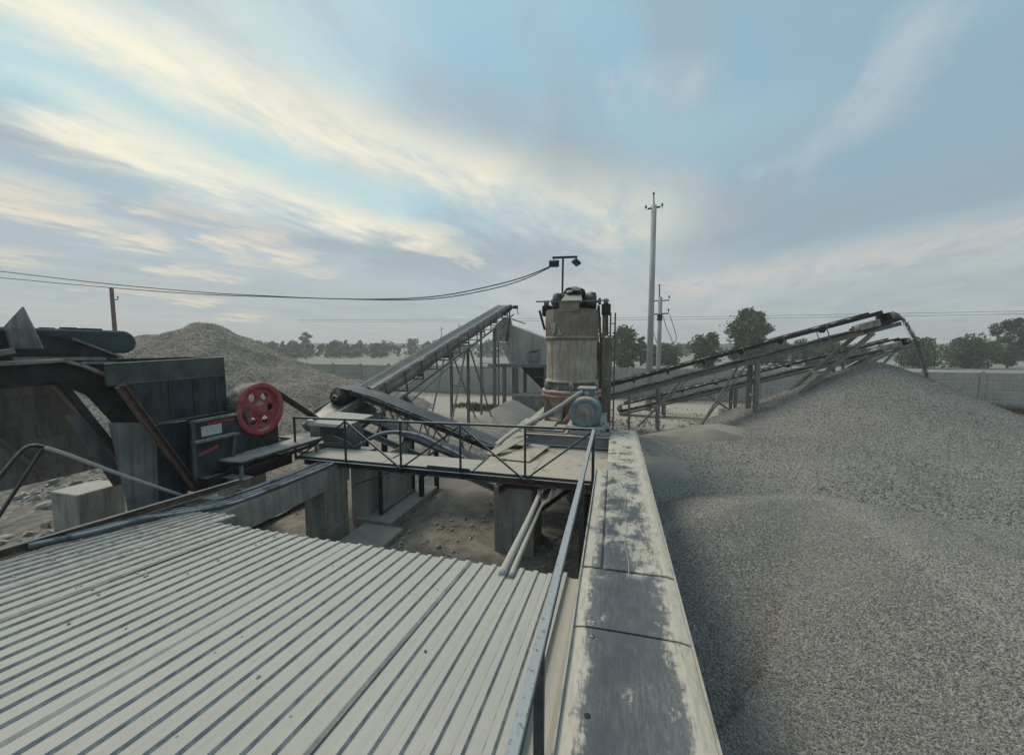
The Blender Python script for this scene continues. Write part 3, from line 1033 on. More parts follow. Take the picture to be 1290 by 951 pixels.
# ------------------------------------------------------------------ walkway wall
def build_wall():
    t = thing('walkway_wall', 'long concrete block wall with dusty dark cover plates that the camera stands on', 'wall', (0.1, 3.0, 0))
    y = -1.2
    for row, (z0, z1) in enumerate(((-0.1, 0.455), (0.463, 1.04), (1.048, 1.628))):
        y = -1.5 - row * 0.8
        while y < 7.35:
            ye = min(y + 2.38, 7.38)
            if ye < -1.0:
                y += 2.39
                continue
            x0 = -0.165
            mb = MB()
            if ye <= 4.9 or y >= 4.9:
                mb.box(x0 if ye <= 4.9 else -0.05, 0.405, y, ye, z0, z1)
                mb.build('concrete_block', 'concrete', t, bevel=0.008)
            else:
                mb.box(x0, 0.405, y, 4.9, z0, z1)
                mb.build('concrete_block', 'concrete', t, bevel=0.008)
                mb = MB()
                mb.box(-0.05, 0.405, 4.902, ye, z0, z1)
                mb.build('concrete_block', 'concrete', t, bevel=0.008)
            y += 2.39
    # cover plates
    rnd = random.Random(4)

    def plate(x0, x1, y0, y1, z):
        mb = MB()
        n, k = 10, max(3, int((y1 - y0) * 6))
        for j in range(k + 1):
            for i in range(n + 1):
                x = x0 + (x1 - x0) * i / n
                yy = y0 + (y1 - y0) * j / k + 0.02 * (x - x0)
                zz = z + 0.006 * h2(x, yy, 2.5, 2) - (0.012 if i in (0, n) else 0)
                mb.v.append((x, yy, zz))
        for j in range(k):
            for i in range(n):
                mb.f.append((j * (n + 1) + i, j * (n + 1) + i + 1, (j + 1) * (n + 1) + i + 1, (j + 1) * (n + 1) + i))
                mb.mi.append(0)
        # skirt
        border = [(i, 0) for i in range(n + 1)] + [(n, j) for j in range(1, k + 1)] + [(i, k) for i in range(n - 1, -1, -1)] + [(0, j) for j in range(k - 1, 0, -1)]
        o = len(mb.v)
        for i, j in border:
            p = mb.v[j * (n + 1) + i]
            mb.v.append((p[0], p[1], 1.628))
        B = len(border)
        for q in range(B):
            a = border[q][1] * (n + 1) + border[q][0]
            b = border[(q + 1) % B][1] * (n + 1) + border[(q + 1) % B][0]
            mb.f.append((a, o + q, o + (q + 1) % B, b))
            mb.mi.append(0)
        return mb.build('cover_plate', 'walk_plate', t)
    plate(-0.19, 0.42, -1.0, 2.035, 1.66)
    plate(-0.19, 0.42, 2.045, 2.615, 1.664)
    plate(-0.19, -0.055, 2.652, 4.9, 1.655)
    plate(-0.048, 0.42, 2.65, 4.905, 1.661)
    plate(-0.06, 0.42, 4.915, 7.4, 1.659)
    # raised cracks and edging strips
    mb = MB()
    pts = []
    for k in range(13):
        y = 2.55 + k * 0.13
        pts.append((0.115 + 0.012 * math.sin(k * 1.3) + 0.02 * (k / 13), y, 1.6615))
    mb.path(pts, 0.0045, 6)
    mb.build('dust_ridge', 'dusty_tan', t, smooth=True)
    mb = MB()
    mb.bar((0.42, -1.0, 1.655), (0.42, 7.4, 1.655), 0.012, 0.022)
    mb.build('edge_strip', 'plate_pale', t)
    mb = MB()
    mb.bar((-0.196, -1.0, 1.655), (-0.196, 4.9, 1.655), 0.010, 0.03)
    mb.build('edge_strip', 'plate_pale', t)
    mb = MB()
    for x, y in ((-0.08, 1.52), (-0.085, 1.98)):
        mb.lathe([(0.015, 0), (0.014, 0.002), (0.005, 0.0035)], (x, y, 1.659), 'z', 10)
    mb.build('bolt_head', 'rubber', t)
    return t


build_wall()


# ------------------------------------------------------------------ corrugated roof
def build_roof():
    SL = -0.115
    t = thing('corrugated_roof', 'dusty pale corrugated sheet roof of a low shed left of the walkway', 'roof', (-2.4, 1.2, 0))

    def zr(y):
        return 1.42 + SL * (y - 2.856)
    pitch = 0.115

    def sheet(x_right, n, y0, y1, dz, droop=0.0, seed=0):
        # profile from right to left
        prof = []
        for k in range(n):
            x = x_right - k * pitch
            prof += [(x + 0.0275, 0.0), (x + 0.0165, 0.0145), (x - 0.0165, 0.0145), (x - 0.0275, 0.0), (x - 0.0575, 0.0012)]
        prof[0] = (x_right + 0.034, 0.0035)
        prof.append((x_right - n * pitch + 0.0275, 0.0))
        if x_right > -0.4:
            prof = [(-0.205, 0.0), (-0.235, 0.004), (-0.27, 0.0)] + prof
        # lap at the left edge runs up over the next rib
        m = 14
        mb = MB()
        W = len(prof)
        for j in range(m + 1):
            y = y0 + (y1 - y0) * j / m
            for (x, h) in prof:
                zz = zr(y) + h + dz + 0.004 * h2(x, y, 1.2, seed)
                if droop:
                    f = max(0, (-3.75 - x)) / 0.8
                    zz -= droop * f * f * max(0, (y - 0.5)) / 2.4
                mb.v.append((x, y + 0.012 * h2(x, 0, 3.0, seed) * (j == m), zz))
        for j in range(m):
            for i in range(W - 1):
                mb.f.append((j * W + i, j * W + i + 1, (j + 1) * W + i + 1, (j + 1) * W + i))
                mb.mi.append(0)
        o = mb.build('roofing_sheet', 'roof_sheet', t, recalc=False)
        # make faces look up
        me = o.data
        if me.polygons[0].normal.z < 0:
            bm = bmesh.new()
            bm.from_mesh(me)
            bmesh.ops.reverse_faces(bm, faces=bm.faces)
            bm.to_mesh(me)
            bm.free()
        so = o.modifiers.new('thick', 'SOLIDIFY')
        so.thickness = 0.0022
        so.offset = -1
        return o
    sheet(-0.337, 7, -0.9, 2.856, 0.0, seed=1)
    sheet(-1.142, 10, -0.9, 2.850, 0.0065, seed=2)
    sheet(-2.292, 10, -0.9, 2.845, 0.0015, seed=3)
    sheet(-3.442, 10, -0.9, 2.835, 0.009, seed=4, droop=0.03)
    sheet(-3.902, 6, 1.2, 3.05, 0.014, seed=5, droop=0.04)
    # timber purlins and front board that carry the sheets
    for y in (2.72, 1.2, -0.6):
        mb = MB()
        mb.bar((-4.9, y, zr(y) - 0.055), (-0.21, y, zr(y) - 0.055), 0.06, 0.09)
        mb.build('purlin', 'wood_plank', t)
    mb = MB()
    mb.bar((-4.85, 2.66, 0.66), (-0.25, 2.66, 0.66), 0.05, 1.28)
    mb.build('wall', 'dusty_brown', t)
    mb = MB()
    mb.bar((-0.335, 2.86, zr(2.86) + 0.028), (-0.335, -0.9, zr(-0.9) + 0.028), 0.028, 0.018)
    mb.build('edge_trim', 'grey_cover', t)
    # loose stones on it
    proto = None
    rnd = random.Random(11)
    spots = []
    for k in range(30):
        spots.append((rnd.uniform(-4.5, -3.0), rnd.uniform(1.5, 2.75), rnd.uniform(0.007, 0.014)))
    for k in range(16):
        spots.append((rnd.uniform(-3.6, -0.9), rnd.uniform(0.9, 2.7), rnd.uniform(0.004, 0.009)))
    for (x, y, s) in spots:
        # keep the stones in the flats between ribs
        k = round((x + 0.337 + 0.0575) / pitch)
        x = k * pitch - 0.337 - 0.0575 + rnd.uniform(-0.015, 0.015)
        if proto is None:
            proto = stone_mesh('loose_stone', 5, 1.0, 'stone')
        o = bpy.data.objects.new('loose_stone', proto)
        COL.objects.link(o)
        o.location = (x, y, zr(y) + 0.006 + s * 0.4)
        o.scale = (s * rnd.uniform(0.8, 1.5), s * rnd.uniform(0.8, 1.3), s * 0.8)
        o.rotation_euler = (0, 0, rnd.uniform(0, 6.28))
        tag(o, 'small dark grey stone lying loose on the corrugated roof', 'stone', 'loose stones on the corrugated roof')


def stone_mesh(name, seed, r, material):
    bm = bmesh.new()
    bmesh.ops.create_icosphere(bm, subdivisions=2, radius=r)
    for v in bm.verts:
        v.co *= 1 + 0.28 * mnoise.noise(v.co * 1.3 + Vector((seed, seed * 2, 0)))
    me = bpy.data.meshes.new(name)
    bm.to_mesh(me)
    bm.free()
    me.materials.append(M[material])
    return me


build_roof()


# ------------------------------------------------------------------ handrail along the wall
def build_rail():
    t = thing('handrail', 'dark square steel handrail on short posts along the left edge of the walkway', 'railing', (-0.25, 3, 1.4))
    mb = MB()
    mb.bar((-0.25, -0.6, 2.07), (-0.25, 5.175, 2.085), 0.04, 0.04)
    mb.build('top_rail', 'rail_steel', t, bevel=0.004)
    for y, zb in ((1.33, 0.3), (3.3, 0.2), (5.155, 1.32)):
        mb = MB()
        mb.bar((-0.25, y, zb), (-0.25, y, 2.056), 0.038, 0.038, (0, 1, 0))
        mb.build('post', 'rail_steel', t, bevel=0.003)
    return t


build_rail()


def build_bridge():
    t = thing('footbridge', 'narrow dusty footbridge with black zigzag railing between jaw crusher and cone platform', 'footbridge', (-3.4, 5.4, 1.37))
    # deck planks
    xs = [-5.15, -3.62, -2.25]
    for a, b, z in ((-5.12, -3.55, 1.372), (-3.545, -2.02, 1.368)):
        mb = MB()
        mb.box(a, b, 5.225, 5.50, z - 0.04, z)
        mb.build('deck_plank', 'wood_plank', t, bevel=0.006)
        mb = MB()
        mb.box(a + 0.03, b - 0.01, 5.505, 5.80, z - 0.043, z - 0.003)
        mb.build('deck_plank', 'wood_plank', t, bevel=0.006)
    zl, zr_ = 2.028, 2.098

    def zt(x):
        return zl + (zr_ - zl) * (x + 5.2) / 4.95
    mb = MB()
    mb.bar((-5.22, 5.2, zt(-5.22)), (-0.23, 5.2, zt(-0.23)), 0.036, 0.032)
    mb.build('top_rail', 'rail_steel', t, bevel=0.003)
    mb = MB()
    mb.angle((-5.2, 5.215, 1.325), (-0.29, 5.215, 1.335), 0.045, 0.006)
    mb.build('bottom_rail', 'rail_steel', t)
    px_ = [-5.2, -4.2, -3.19, -2.19, -1.2]
    for x in px_:
        mb = MB()
        mb.bar((x, 5.2, 1.30), (x, 5.2, zt(x) - 0.016), 0.028, 0.028, (0, 1, 0))
        mb.build('post', 'rail_steel', t, bevel=0.002)
    # braces: \ / zigzag as in the photograph
    for (xa, za, xb, zb) in ((-5.17, 1.33, -4.2, 2.0), (-4.17, 2.0, -3.22, 1.34), (-3.22, 1.30, -2.22, 2.02), (-2.15, 2.02, -1.24, 1.34), (-1.18, 1.34, -0.29, 2.05)):
        mb = MB()
        mb.bar((xa, 5.19, za), (xb, 5.19, zb), 0.024, 0.024, (0, 1, 0))
        mb.build('brace', 'rail_steel', t)
    mb = MB()
    mb.bar((-3.24, 5.19, 1.30), (-4.05, 5.19, 0.98), 0.022, 0.022, (0, 1, 0))
    mb.build('brace', 'rail_steel', t)
    # carrying beams under the deck
    for y in (5.28, 5.72):
        mb = MB()
        mb.channel((-5.1, y, 1.27), (-2.0, y, 1.27), 0.04, 0.1)
        mb.build('deck_beam', 'black_steel', t)
    # toe strip
    mb = MB()
    mb.bar((-2.75, 5.214, 1.385), (-2.05, 5.214, 1.385), 0.012, 0.035)
    mb.build('toe_strip', 'rail_steel', t)
    return t


build_bridge()


# ------------------------------------------------------------------ crusher platform
def build_platform():
    t = thing('crusher_platform', 'dust covered steel platform carrying the cone crusher beside the wall end', 'platform', (-1.0, 6.6, 0))
    # deck plates with small steps between them
    for x0, x1, y0, y1, z in ((-1.98, -1.12, 5.235, 6.55, 1.374), (-1.115, -0.07, 5.235, 6.75, 1.371), (-1.6, -0.07, 6.76, 9.6, 1.368), (-2.2, -1.605, 6.9, 9.6, 1.366)):
        mb = MB()
        n = 12
        k = 10
        for j in range(k + 1):
            for i in range(n + 1):
                x = x0 + (x1 - x0) * i / n
                y = y0 + (y1 - y0) * j / k
                mb.v.append((x, y, z + 0.008 * h2(x, y, 2.6, 4)))
        for j in range(k):
            for i in range(n):
                mb.f.append((j * (n + 1) + i, j * (n + 1) + i + 1, (j + 1) * (n + 1) + i + 1, (j + 1) * (n + 1) + i))
                mb.mi.append(0)
        mb.box(x0, x1, y0, y1, z - 0.03, z - 0.012)
        mb.build('deck_plate', 'deck_dust', t, recalc=False)
    # underlying I beams
    for y in (5.4, 7.0, 8.9):
        mb = MB()
        mb.ibeam((-2.1, y, 1.255), (-0.08, y, 1.255), 0.1, 0.16)
        mb.build('cross_beam', 'rust', t)
    for x in (-1.62, -0.95, -0.14):
        mb = MB()
        mb.ibeam((x, 5.28, 1.10), (x, 9.5, 1.10), 0.1, 0.145)
        mb.build('deck_beam', 'rust', t)
    # base frame under the crusher
    for y in (6.93, 7.75, 9.1):
        mb = MB()
        mb.ibeam((-1.62, y, 1.50), (-0.065, y, 1.50), 0.14, 0.21, 0.016, 0.01)
        mb.build('base_beam', 'beam_steel', t, bevel=0.003)
    for x in (-1.58, -0.2):
        mb = MB()
        mb.ibeam((x, 7.01, 1.685), (x, 9.2, 1.685), 0.14, 0.15, 0.014, 0.01)
        mb.build('frame_beam', 'beam_steel', t)
    # thin packing plates stacked on the left
    for i, (x0, x1, y0, y1) in enumerate(((-1.72, -0.82, 6.95, 7.55), (-1.60, -0.9, 7.0, 7.6), (-1.68, -1.1, 7.05, 7.7))):
        mb = MB()
        mb.box(x0, x1, y0, y1, 1.612 + i * 0.034, 1.628 + i * 0.034)
        mb.build('packing_plate', 'dusty_tan', t)
    # tilted cover plate by the hole at the left
    mb = MB()
    mb.slab([(-2.10, 6.08, 1.39), (-1.90, 5.98, 1.40), (-1.46, 6.62, 1.60), (-1.64, 6.72, 1.60)], 0.015)
    mb.build('tilted_plate', 'dusty_tan', t)
    mb = MB()
    mb.slab([(-1.80, 5.85, 1.392), (-1.28, 5.8, 1.396), (-1.1, 6.7, 1.43), (-1.42, 6.75, 1.44)], 0.012)
    mb.build('cover_plate', 'deck_dust', t)
    # small bearing bracket on the right of the motor
    mb = MB()
    mb.box(-0.2, -0.07, 7.1, 7.3, 1.765, 1.80)
    mb.box(-0.15, -0.11, 7.12, 7.26, 1.80, 1.90)
    mb.build('bracket', 'grey_cover', t)
    mb = MB()
    mb.box(-0.23, -0.07, 7.0, 7.2, 1.615, 1.64)
    mb.build('bracket_foot', 'grey_cover', t)
    # legs
    for x, y in ((-0.35, 5.6), (-0.35, 8.9), (-2.0, 8.9)):
        mb = MB()
        mb.ibeam((x, y, 0), (x, y, 1.02), 0.12, 0.12, up=(0, 1, 0))
        mb.build('leg', 'black_steel', t)
    mb = MB()
    mb.bar((-1.3, 6.5, 0.25), (-0.45, 6.2, 1.05), 0.07, 0.07)
    mb.build('brace', 'black_steel', t)
    mb = MB()
    mb.bar((-1.2, 7.6, 1.0), (-0.4, 6.0, 0.55), 0.3, 0.02)
    mb.build('discharge_chute', 'dusty_brown', t)
    return t


build_platform()

# pier under the platform
def pier(name, label, x0, x1, y0, y1, z1, courses, matn='concrete'):
    t = thing(name, label, 'concrete pier', ((x0 + x1) / 2, (y0 + y1) / 2, 0))
    z = -0.08
    h = (z1 + 0.08) / courses
    for i in range(courses):
        mb = MB()
        d = 0.006 * (-1) ** i
        mb.cbox(x0 + d, x1 + d, y0, y1, z, z + h - 0.006, 0.012)
        mb.build('concrete_block', matn, t)
        z += h
    return t


pier('concrete_pier', 'square concrete block pier standing under the front of the crusher platform', -1.80, -1.16, 5.6, 6.3, 1.02, 2)
pier('concrete_pier', 'short square concrete block standing in the rubble left of the roof', -8.75, -8.1, 3.86, 4.45, 0.9, 1, 'concrete')


# ------------------------------------------------------------------ cone crusher
def build_cone():
    cx, cy = -0.9, 8.4
    t = thing('cone_crusher', 'beige dusty cone crusher with a red ring under a tall brown feed hopper', 'crusher', (cx, cy, 1.61))
    o = (cx, cy, 0)
    mb = MB()
    mb.lathe([(0.50, 1.62), (0.50, 1.69), (0.40, 1.70), (0.40, 1.78), (0.45, 1.95), (0.53, 2.10), (0.58, 2.13), (0.58, 2.155)], o, 'z', 40)
    mb.build('lower_frame', 'drum_tan', t, smooth='angle')
    for k in range(6):
        mb = MB()
        a = 2 * PI * k / 6 + 0.3
        d = Vector((math.cos(a), math.sin(a), 0))
        s = Vector((-d.y, d.x, 0)) * 0.015
        p = [Vector(o) + d * 0.38 + Vector((0, 0, 1.69)), Vector(o) + d * 0.62 + Vector((0, 0, 1.69)), Vector(o) + d * 0.57 + Vector((0, 0, 2.1)), Vector(o) + d * 0.44 + Vector((0, 0, 2.1))]
        mb.slab(p, 0.03)
        mb.build('gusset', 'dusty_tan', t)
    mb = MB()
    mb.lathe([(0.60, 2.15), (0.645, 2.155), (0.65, 2.20), (0.615, 2.215), (0.615, 2.232), (0.65, 2.245), (0.635, 2.30), (0.56, 2.31)], o, 'z', 44)
    mb.build('adjusting_ring', 'red_ring', t, smooth='angle')
    mb = MB()
    mb.lathe([(0.53, 2.30), (0.52, 2.36), (0.50, 2.44), (0.52, 2.475)], o, 'z', 40)
    mb.build('bowl', 'plate_grey', t, smooth='angle')
    for k in range(12):
        a = 2 * PI * k / 12 + 0.13
        p = Vector((cx + 0.565 * math.cos(a), cy + 0.565 * math.sin(a), 2.30))
        mb = MB()
        mb.lathe([(0.026, 0), (0.026, 0.06), (0.017, 0.065), (0.017, 0.10)], p, 'z', 8)
        mb.build('clamp_bolt', 'dusty_brown' if k % 3 else 'dusty_tan', t)
    for k in range(6):
        a = 2 * PI * k / 6 + 0.62
        p = Vector((cx + 0.60 * math.cos(a), cy + 0.60 * math.sin(a), 2.31))
        mb = MB()
        mb.lathe([(0.02, 0), (0.045, 0.02), (0.05, 0.11), (0.035, 0.16), (0.012, 0.17)], p, 'z', 10)
        mb.build('spring_canister', 'dusty_tan', t, smooth='angle')
    mb = MB()
    rows = [(0.525, 2.47), (0.575, 2.472), (0.575, 2.50), (0.54, 2.505)] + [(0.54, 2.505 + 0.865 * i / 14) for i in range(1, 15)] + [(0.52, 3.372)]
    mb.lathe(rows, o, 'z', 64)
    # dents and caked dust leave the shell uneven
    for i, p in enumerate(mb.v):
        q = Vector((p[0] - cx, p[1] - cy, 0))
        if 2.5 < p[2] < 3.37 and q.length > 0.5:
            k = 1 + 0.022 * mnoise.noise(Vector(p) * 3.1) + 0.012 * mnoise.noise(Vector(p) * 8.0)
            mb.v[i] = (cx + q.x * k, cy + q.y * k, p[2])
    mb.build('feed_drum', 'drum_tan', t, smooth='angle')
    mb = MB()
    mb.lathe([(0.535, 3.37), (0.575, 3.375), (0.575, 3.43), (0.545, 3.435)], o, 'z', 44)
    mb.build('drum_flange', 'dusty_brown', t, smooth='angle')
    for k in range(2):
        a = -PI / 2 + (k * 2.2 - 0.75)
        mb = MB()
        mb.tube((cx + 0.541 * math.cos(a), cy + 0.541 * math.sin(a), 2.51), (cx + 0.541 * math.cos(a), cy + 0.541 * math.sin(a), 3.37), 0.005, 5)
        mb.build('weld_seam', 'dusty_brown', t)
    for k in range(16):
        a = 2 * PI * k / 16
        mb = MB()
        mb.lathe([(0.012, 0), (0.012, 0.02)], (cx + 0.56 * math.cos(a), cy + 0.56 * math.sin(a), 3.43), 'z', 6)
        mb.build('flange_bolt', 'dusty_brown', t)
    # faceted upper hopper
    mb = MB()
    mb.lathe([(0.575, 3.435), (0.585, 3.75), (0.565, 4.0), (0.545, 4.0), (0.55, 3.7)], o, 'z', 10, a0=PI / 10, closed=False)
    mb.build('feed_hopper', 'hopper_brown', t)
    mb = MB()
    mb.box(cx - 0.2, cx + 0.2, cy - 0.585, cy - 0.57, 3.93, 4.13)
    mb.build('patch_plate', 'dusty_brown', t)
    # worn pale scars on the hopper front
    mb = MB()
    mb.slab([(-1.30, 7.945, 3.72), (-1.18, 7.885, 3.72), (-1.19, 7.875, 3.50), (-1.27, 7.915, 3.50)], 0.012)
    mb.slab([(-1.12, 7.862, 3.62), (-1.04, 7.838, 3.45), (-1.14, 7.862, 3.45)], 0.012)
    mb.build('welded_patch', 'plate_pale', t)
    # pulley guard and belt cover between crusher and motor
    mb = MB()
    mb.slab([(-0.98, 7.70, 1.72), (-0.80, 7.70, 1.72), (-0.62, 7.55, 1.95), (-0.76, 7.55, 2.0)], 0.05)
    mb.build('belt_guard', 'red_ring', t)
    mb = MB()
    mb.lathe([(0.11, 0), (0.11, 0.22), (0.07, 0.24), (0.07, 0.5)], (cx + 0.12, cy - 0.8, 1.86), 'y', 20)
    mb.build('drive_pulley', 'red_ring', t, smooth='angle')
    return t


build_cone()


def build_motor():
    cx, y0, cz, r = -0.49, 6.93, 2.03, 0.275
    t = thing('electric_motor', 'blue grey electric motor with round fan cover in front of the cone crusher', 'motor', (cx, y0 + 0.4, 1.61))
    mb = MB()
    o = (cx, y0, cz)
    mb.lathe([(0.17, 0.02), (0.19, 0.0), (0.235, 0.005), (0.275, 0.03), (0.285, 0.06), (0.285, 0.17), (0.268, 0.175)], o, 'y', 40)
    mb.build('fan_cover', 'motor_teal', t, smooth='angle')
    mb = MB()
    mb.lathe([(0.02, -0.012), (0.05, -0.012), (0.055, 0.0), (0.172, 0.004), (0.172, 0.018)], o, 'y', 36)
    g = mb.build('fan_grille', 'dusty_tan', t, smooth='angle')
    mb = MB()
    for rr in (0.075, 0.1, 0.125, 0.15):
        mb.lathe([(rr, -0.006), (rr + 0.008, -0.008), (rr + 0.014, 0.0)], o, 'y', 32, closed=False)
    for k in range(6):
        a = k * PI / 3
        mb.bar((cx + 0.05 * math.cos(a), y0 - 0.005, cz + 0.05 * math.sin(a)), (cx + 0.17 * math.cos(a), y0 - 0.002, cz + 0.17 * math.sin(a)), 0.010, 0.01)
    mb.build('grille_ring', 'plate_pale', t)
    mb = MB()
    mb.lathe([(0.235, 0.17), (0.235, 0.62), (0.26, 0.63), (0.26, 0.70), (0.12, 0.72)], o, 'y', 40)
    mb.build('housing', 'motor_teal', t, smooth='angle')
    mb = MB()
    for k in range(36):
        a = 2 * PI * k / 36
        if abs(a - 3 * PI / 2) < 0.5:
            continue
        d = Vector((math.cos(a), 0, math.sin(a)))
        mb.bar(Vector((cx, y0 + 0.18, cz)) + d * 0.25, Vector((cx, y0 + 0.61, cz)) + d * 0.25, 0.008, 0.045, d)
    mb.build('cooling_fin', 'motor_teal', t)
    mb = MB()
    mb.cbox(cx - 0.13, cx + 0.15, y0 + 0.2, y0 + 0.45, 2.30, 2.44, 0.015)
    b = mb.build('terminal_box', 'motor_teal', t)
    mb = MB()
    mb.cbox(cx - 0.16, cx + 0.18, y0 + 0.17, y0 + 0.48, 2.442, 2.468, 0.01)
    mb.build('lid', 'grey_cover', t)
    mb = MB()
    mb.lathe([(0.04, 0), (0.04, 0.03), (0.015, 0.032)], (cx + 0.01, y0 + 0.17, 2.37), 'y', 12)
    mb.build('cable_gland', 'pipe_pale', t)
    mb = MB()
    mb.box(cx - 0.25, cx - 0.16, y0 + 0.15, y0 + 0.62, 1.765, 1.87)
    mb.build('foot', 'motor_teal', t)
    mb = MB()
    mb.box(cx + 0.16, cx + 0.25, y0 + 0.15, y0 + 0.62, 1.765, 1.87)
    mb.build('foot', 'motor_teal', t)
    mb = MB()
    mb.box(cx - 0.34, cx + 0.34, y0 + 0.05, y0 + 0.72, 1.718, 1.763)
    mb.box(cx - 0.3, cx + 0.3, y0 + 0.1, y0 + 0.3, 1.61, 1.716)
    mb.build('slide_rail', 'grey_cover', t)
    return t


build_motor()

mb = MB()
mb.path([(-0.56, 7.10, 2.40), (-0.72, 7.02, 2.30), (-1.05, 6.86, 2.07), (-1.72, 6.66, 1.68), (-2.02, 6.55, 1.42), (-2.1, 6.5, 1.22), (-2.15, 6.5, 0.8)], 0.03, 10)
tag(mb.build('cable_conduit', 'pipe_pale', loc=(-1.3, 6.8, 1.6), smooth=True), 'pale conduit pipe sloping down left from the blue grey motor', 'conduit')
for pts, lab, rr in (([(-1.02, 5.36, 1.13), (-0.985, 5.1, 1.13), (-0.90, 4.0, 1.265), (-0.815, 2.88, 1.44), (-0.80, 2.7, 1.465)], 'thick pale conduit pipe slanting from the platform edge onto the roof, left one', 0.032),
                     ([(-0.80, 5.36, 1.16), (-0.835, 5.12, 1.10), (-0.90, 4.85, 1.10), (-0.845, 4.0, 1.225), (-0.745, 2.88, 1.435), (-0.73, 2.7, 1.46)], 'thinner pale conduit pipe with a bend at its top, right of the thick one', 0.023)):
    mb = MB()
    mb.path(pts, rr, 10)
    tag(mb.build('conduit_pipe', 'pipe_pale', loc=(-0.9, 4.2, 1.3), smooth=True), lab, 'pipe')
mb = MB()
mb.box(-1.08, -0.76, 5.30, 5.40, 1.185, 1.2)
tag(mb.build('pipe_clamp', 'rust', loc=(-0.92, 5.35, 1.19)), 'small rusty bracket holding the two pale conduits under the platform edge', 'bracket')

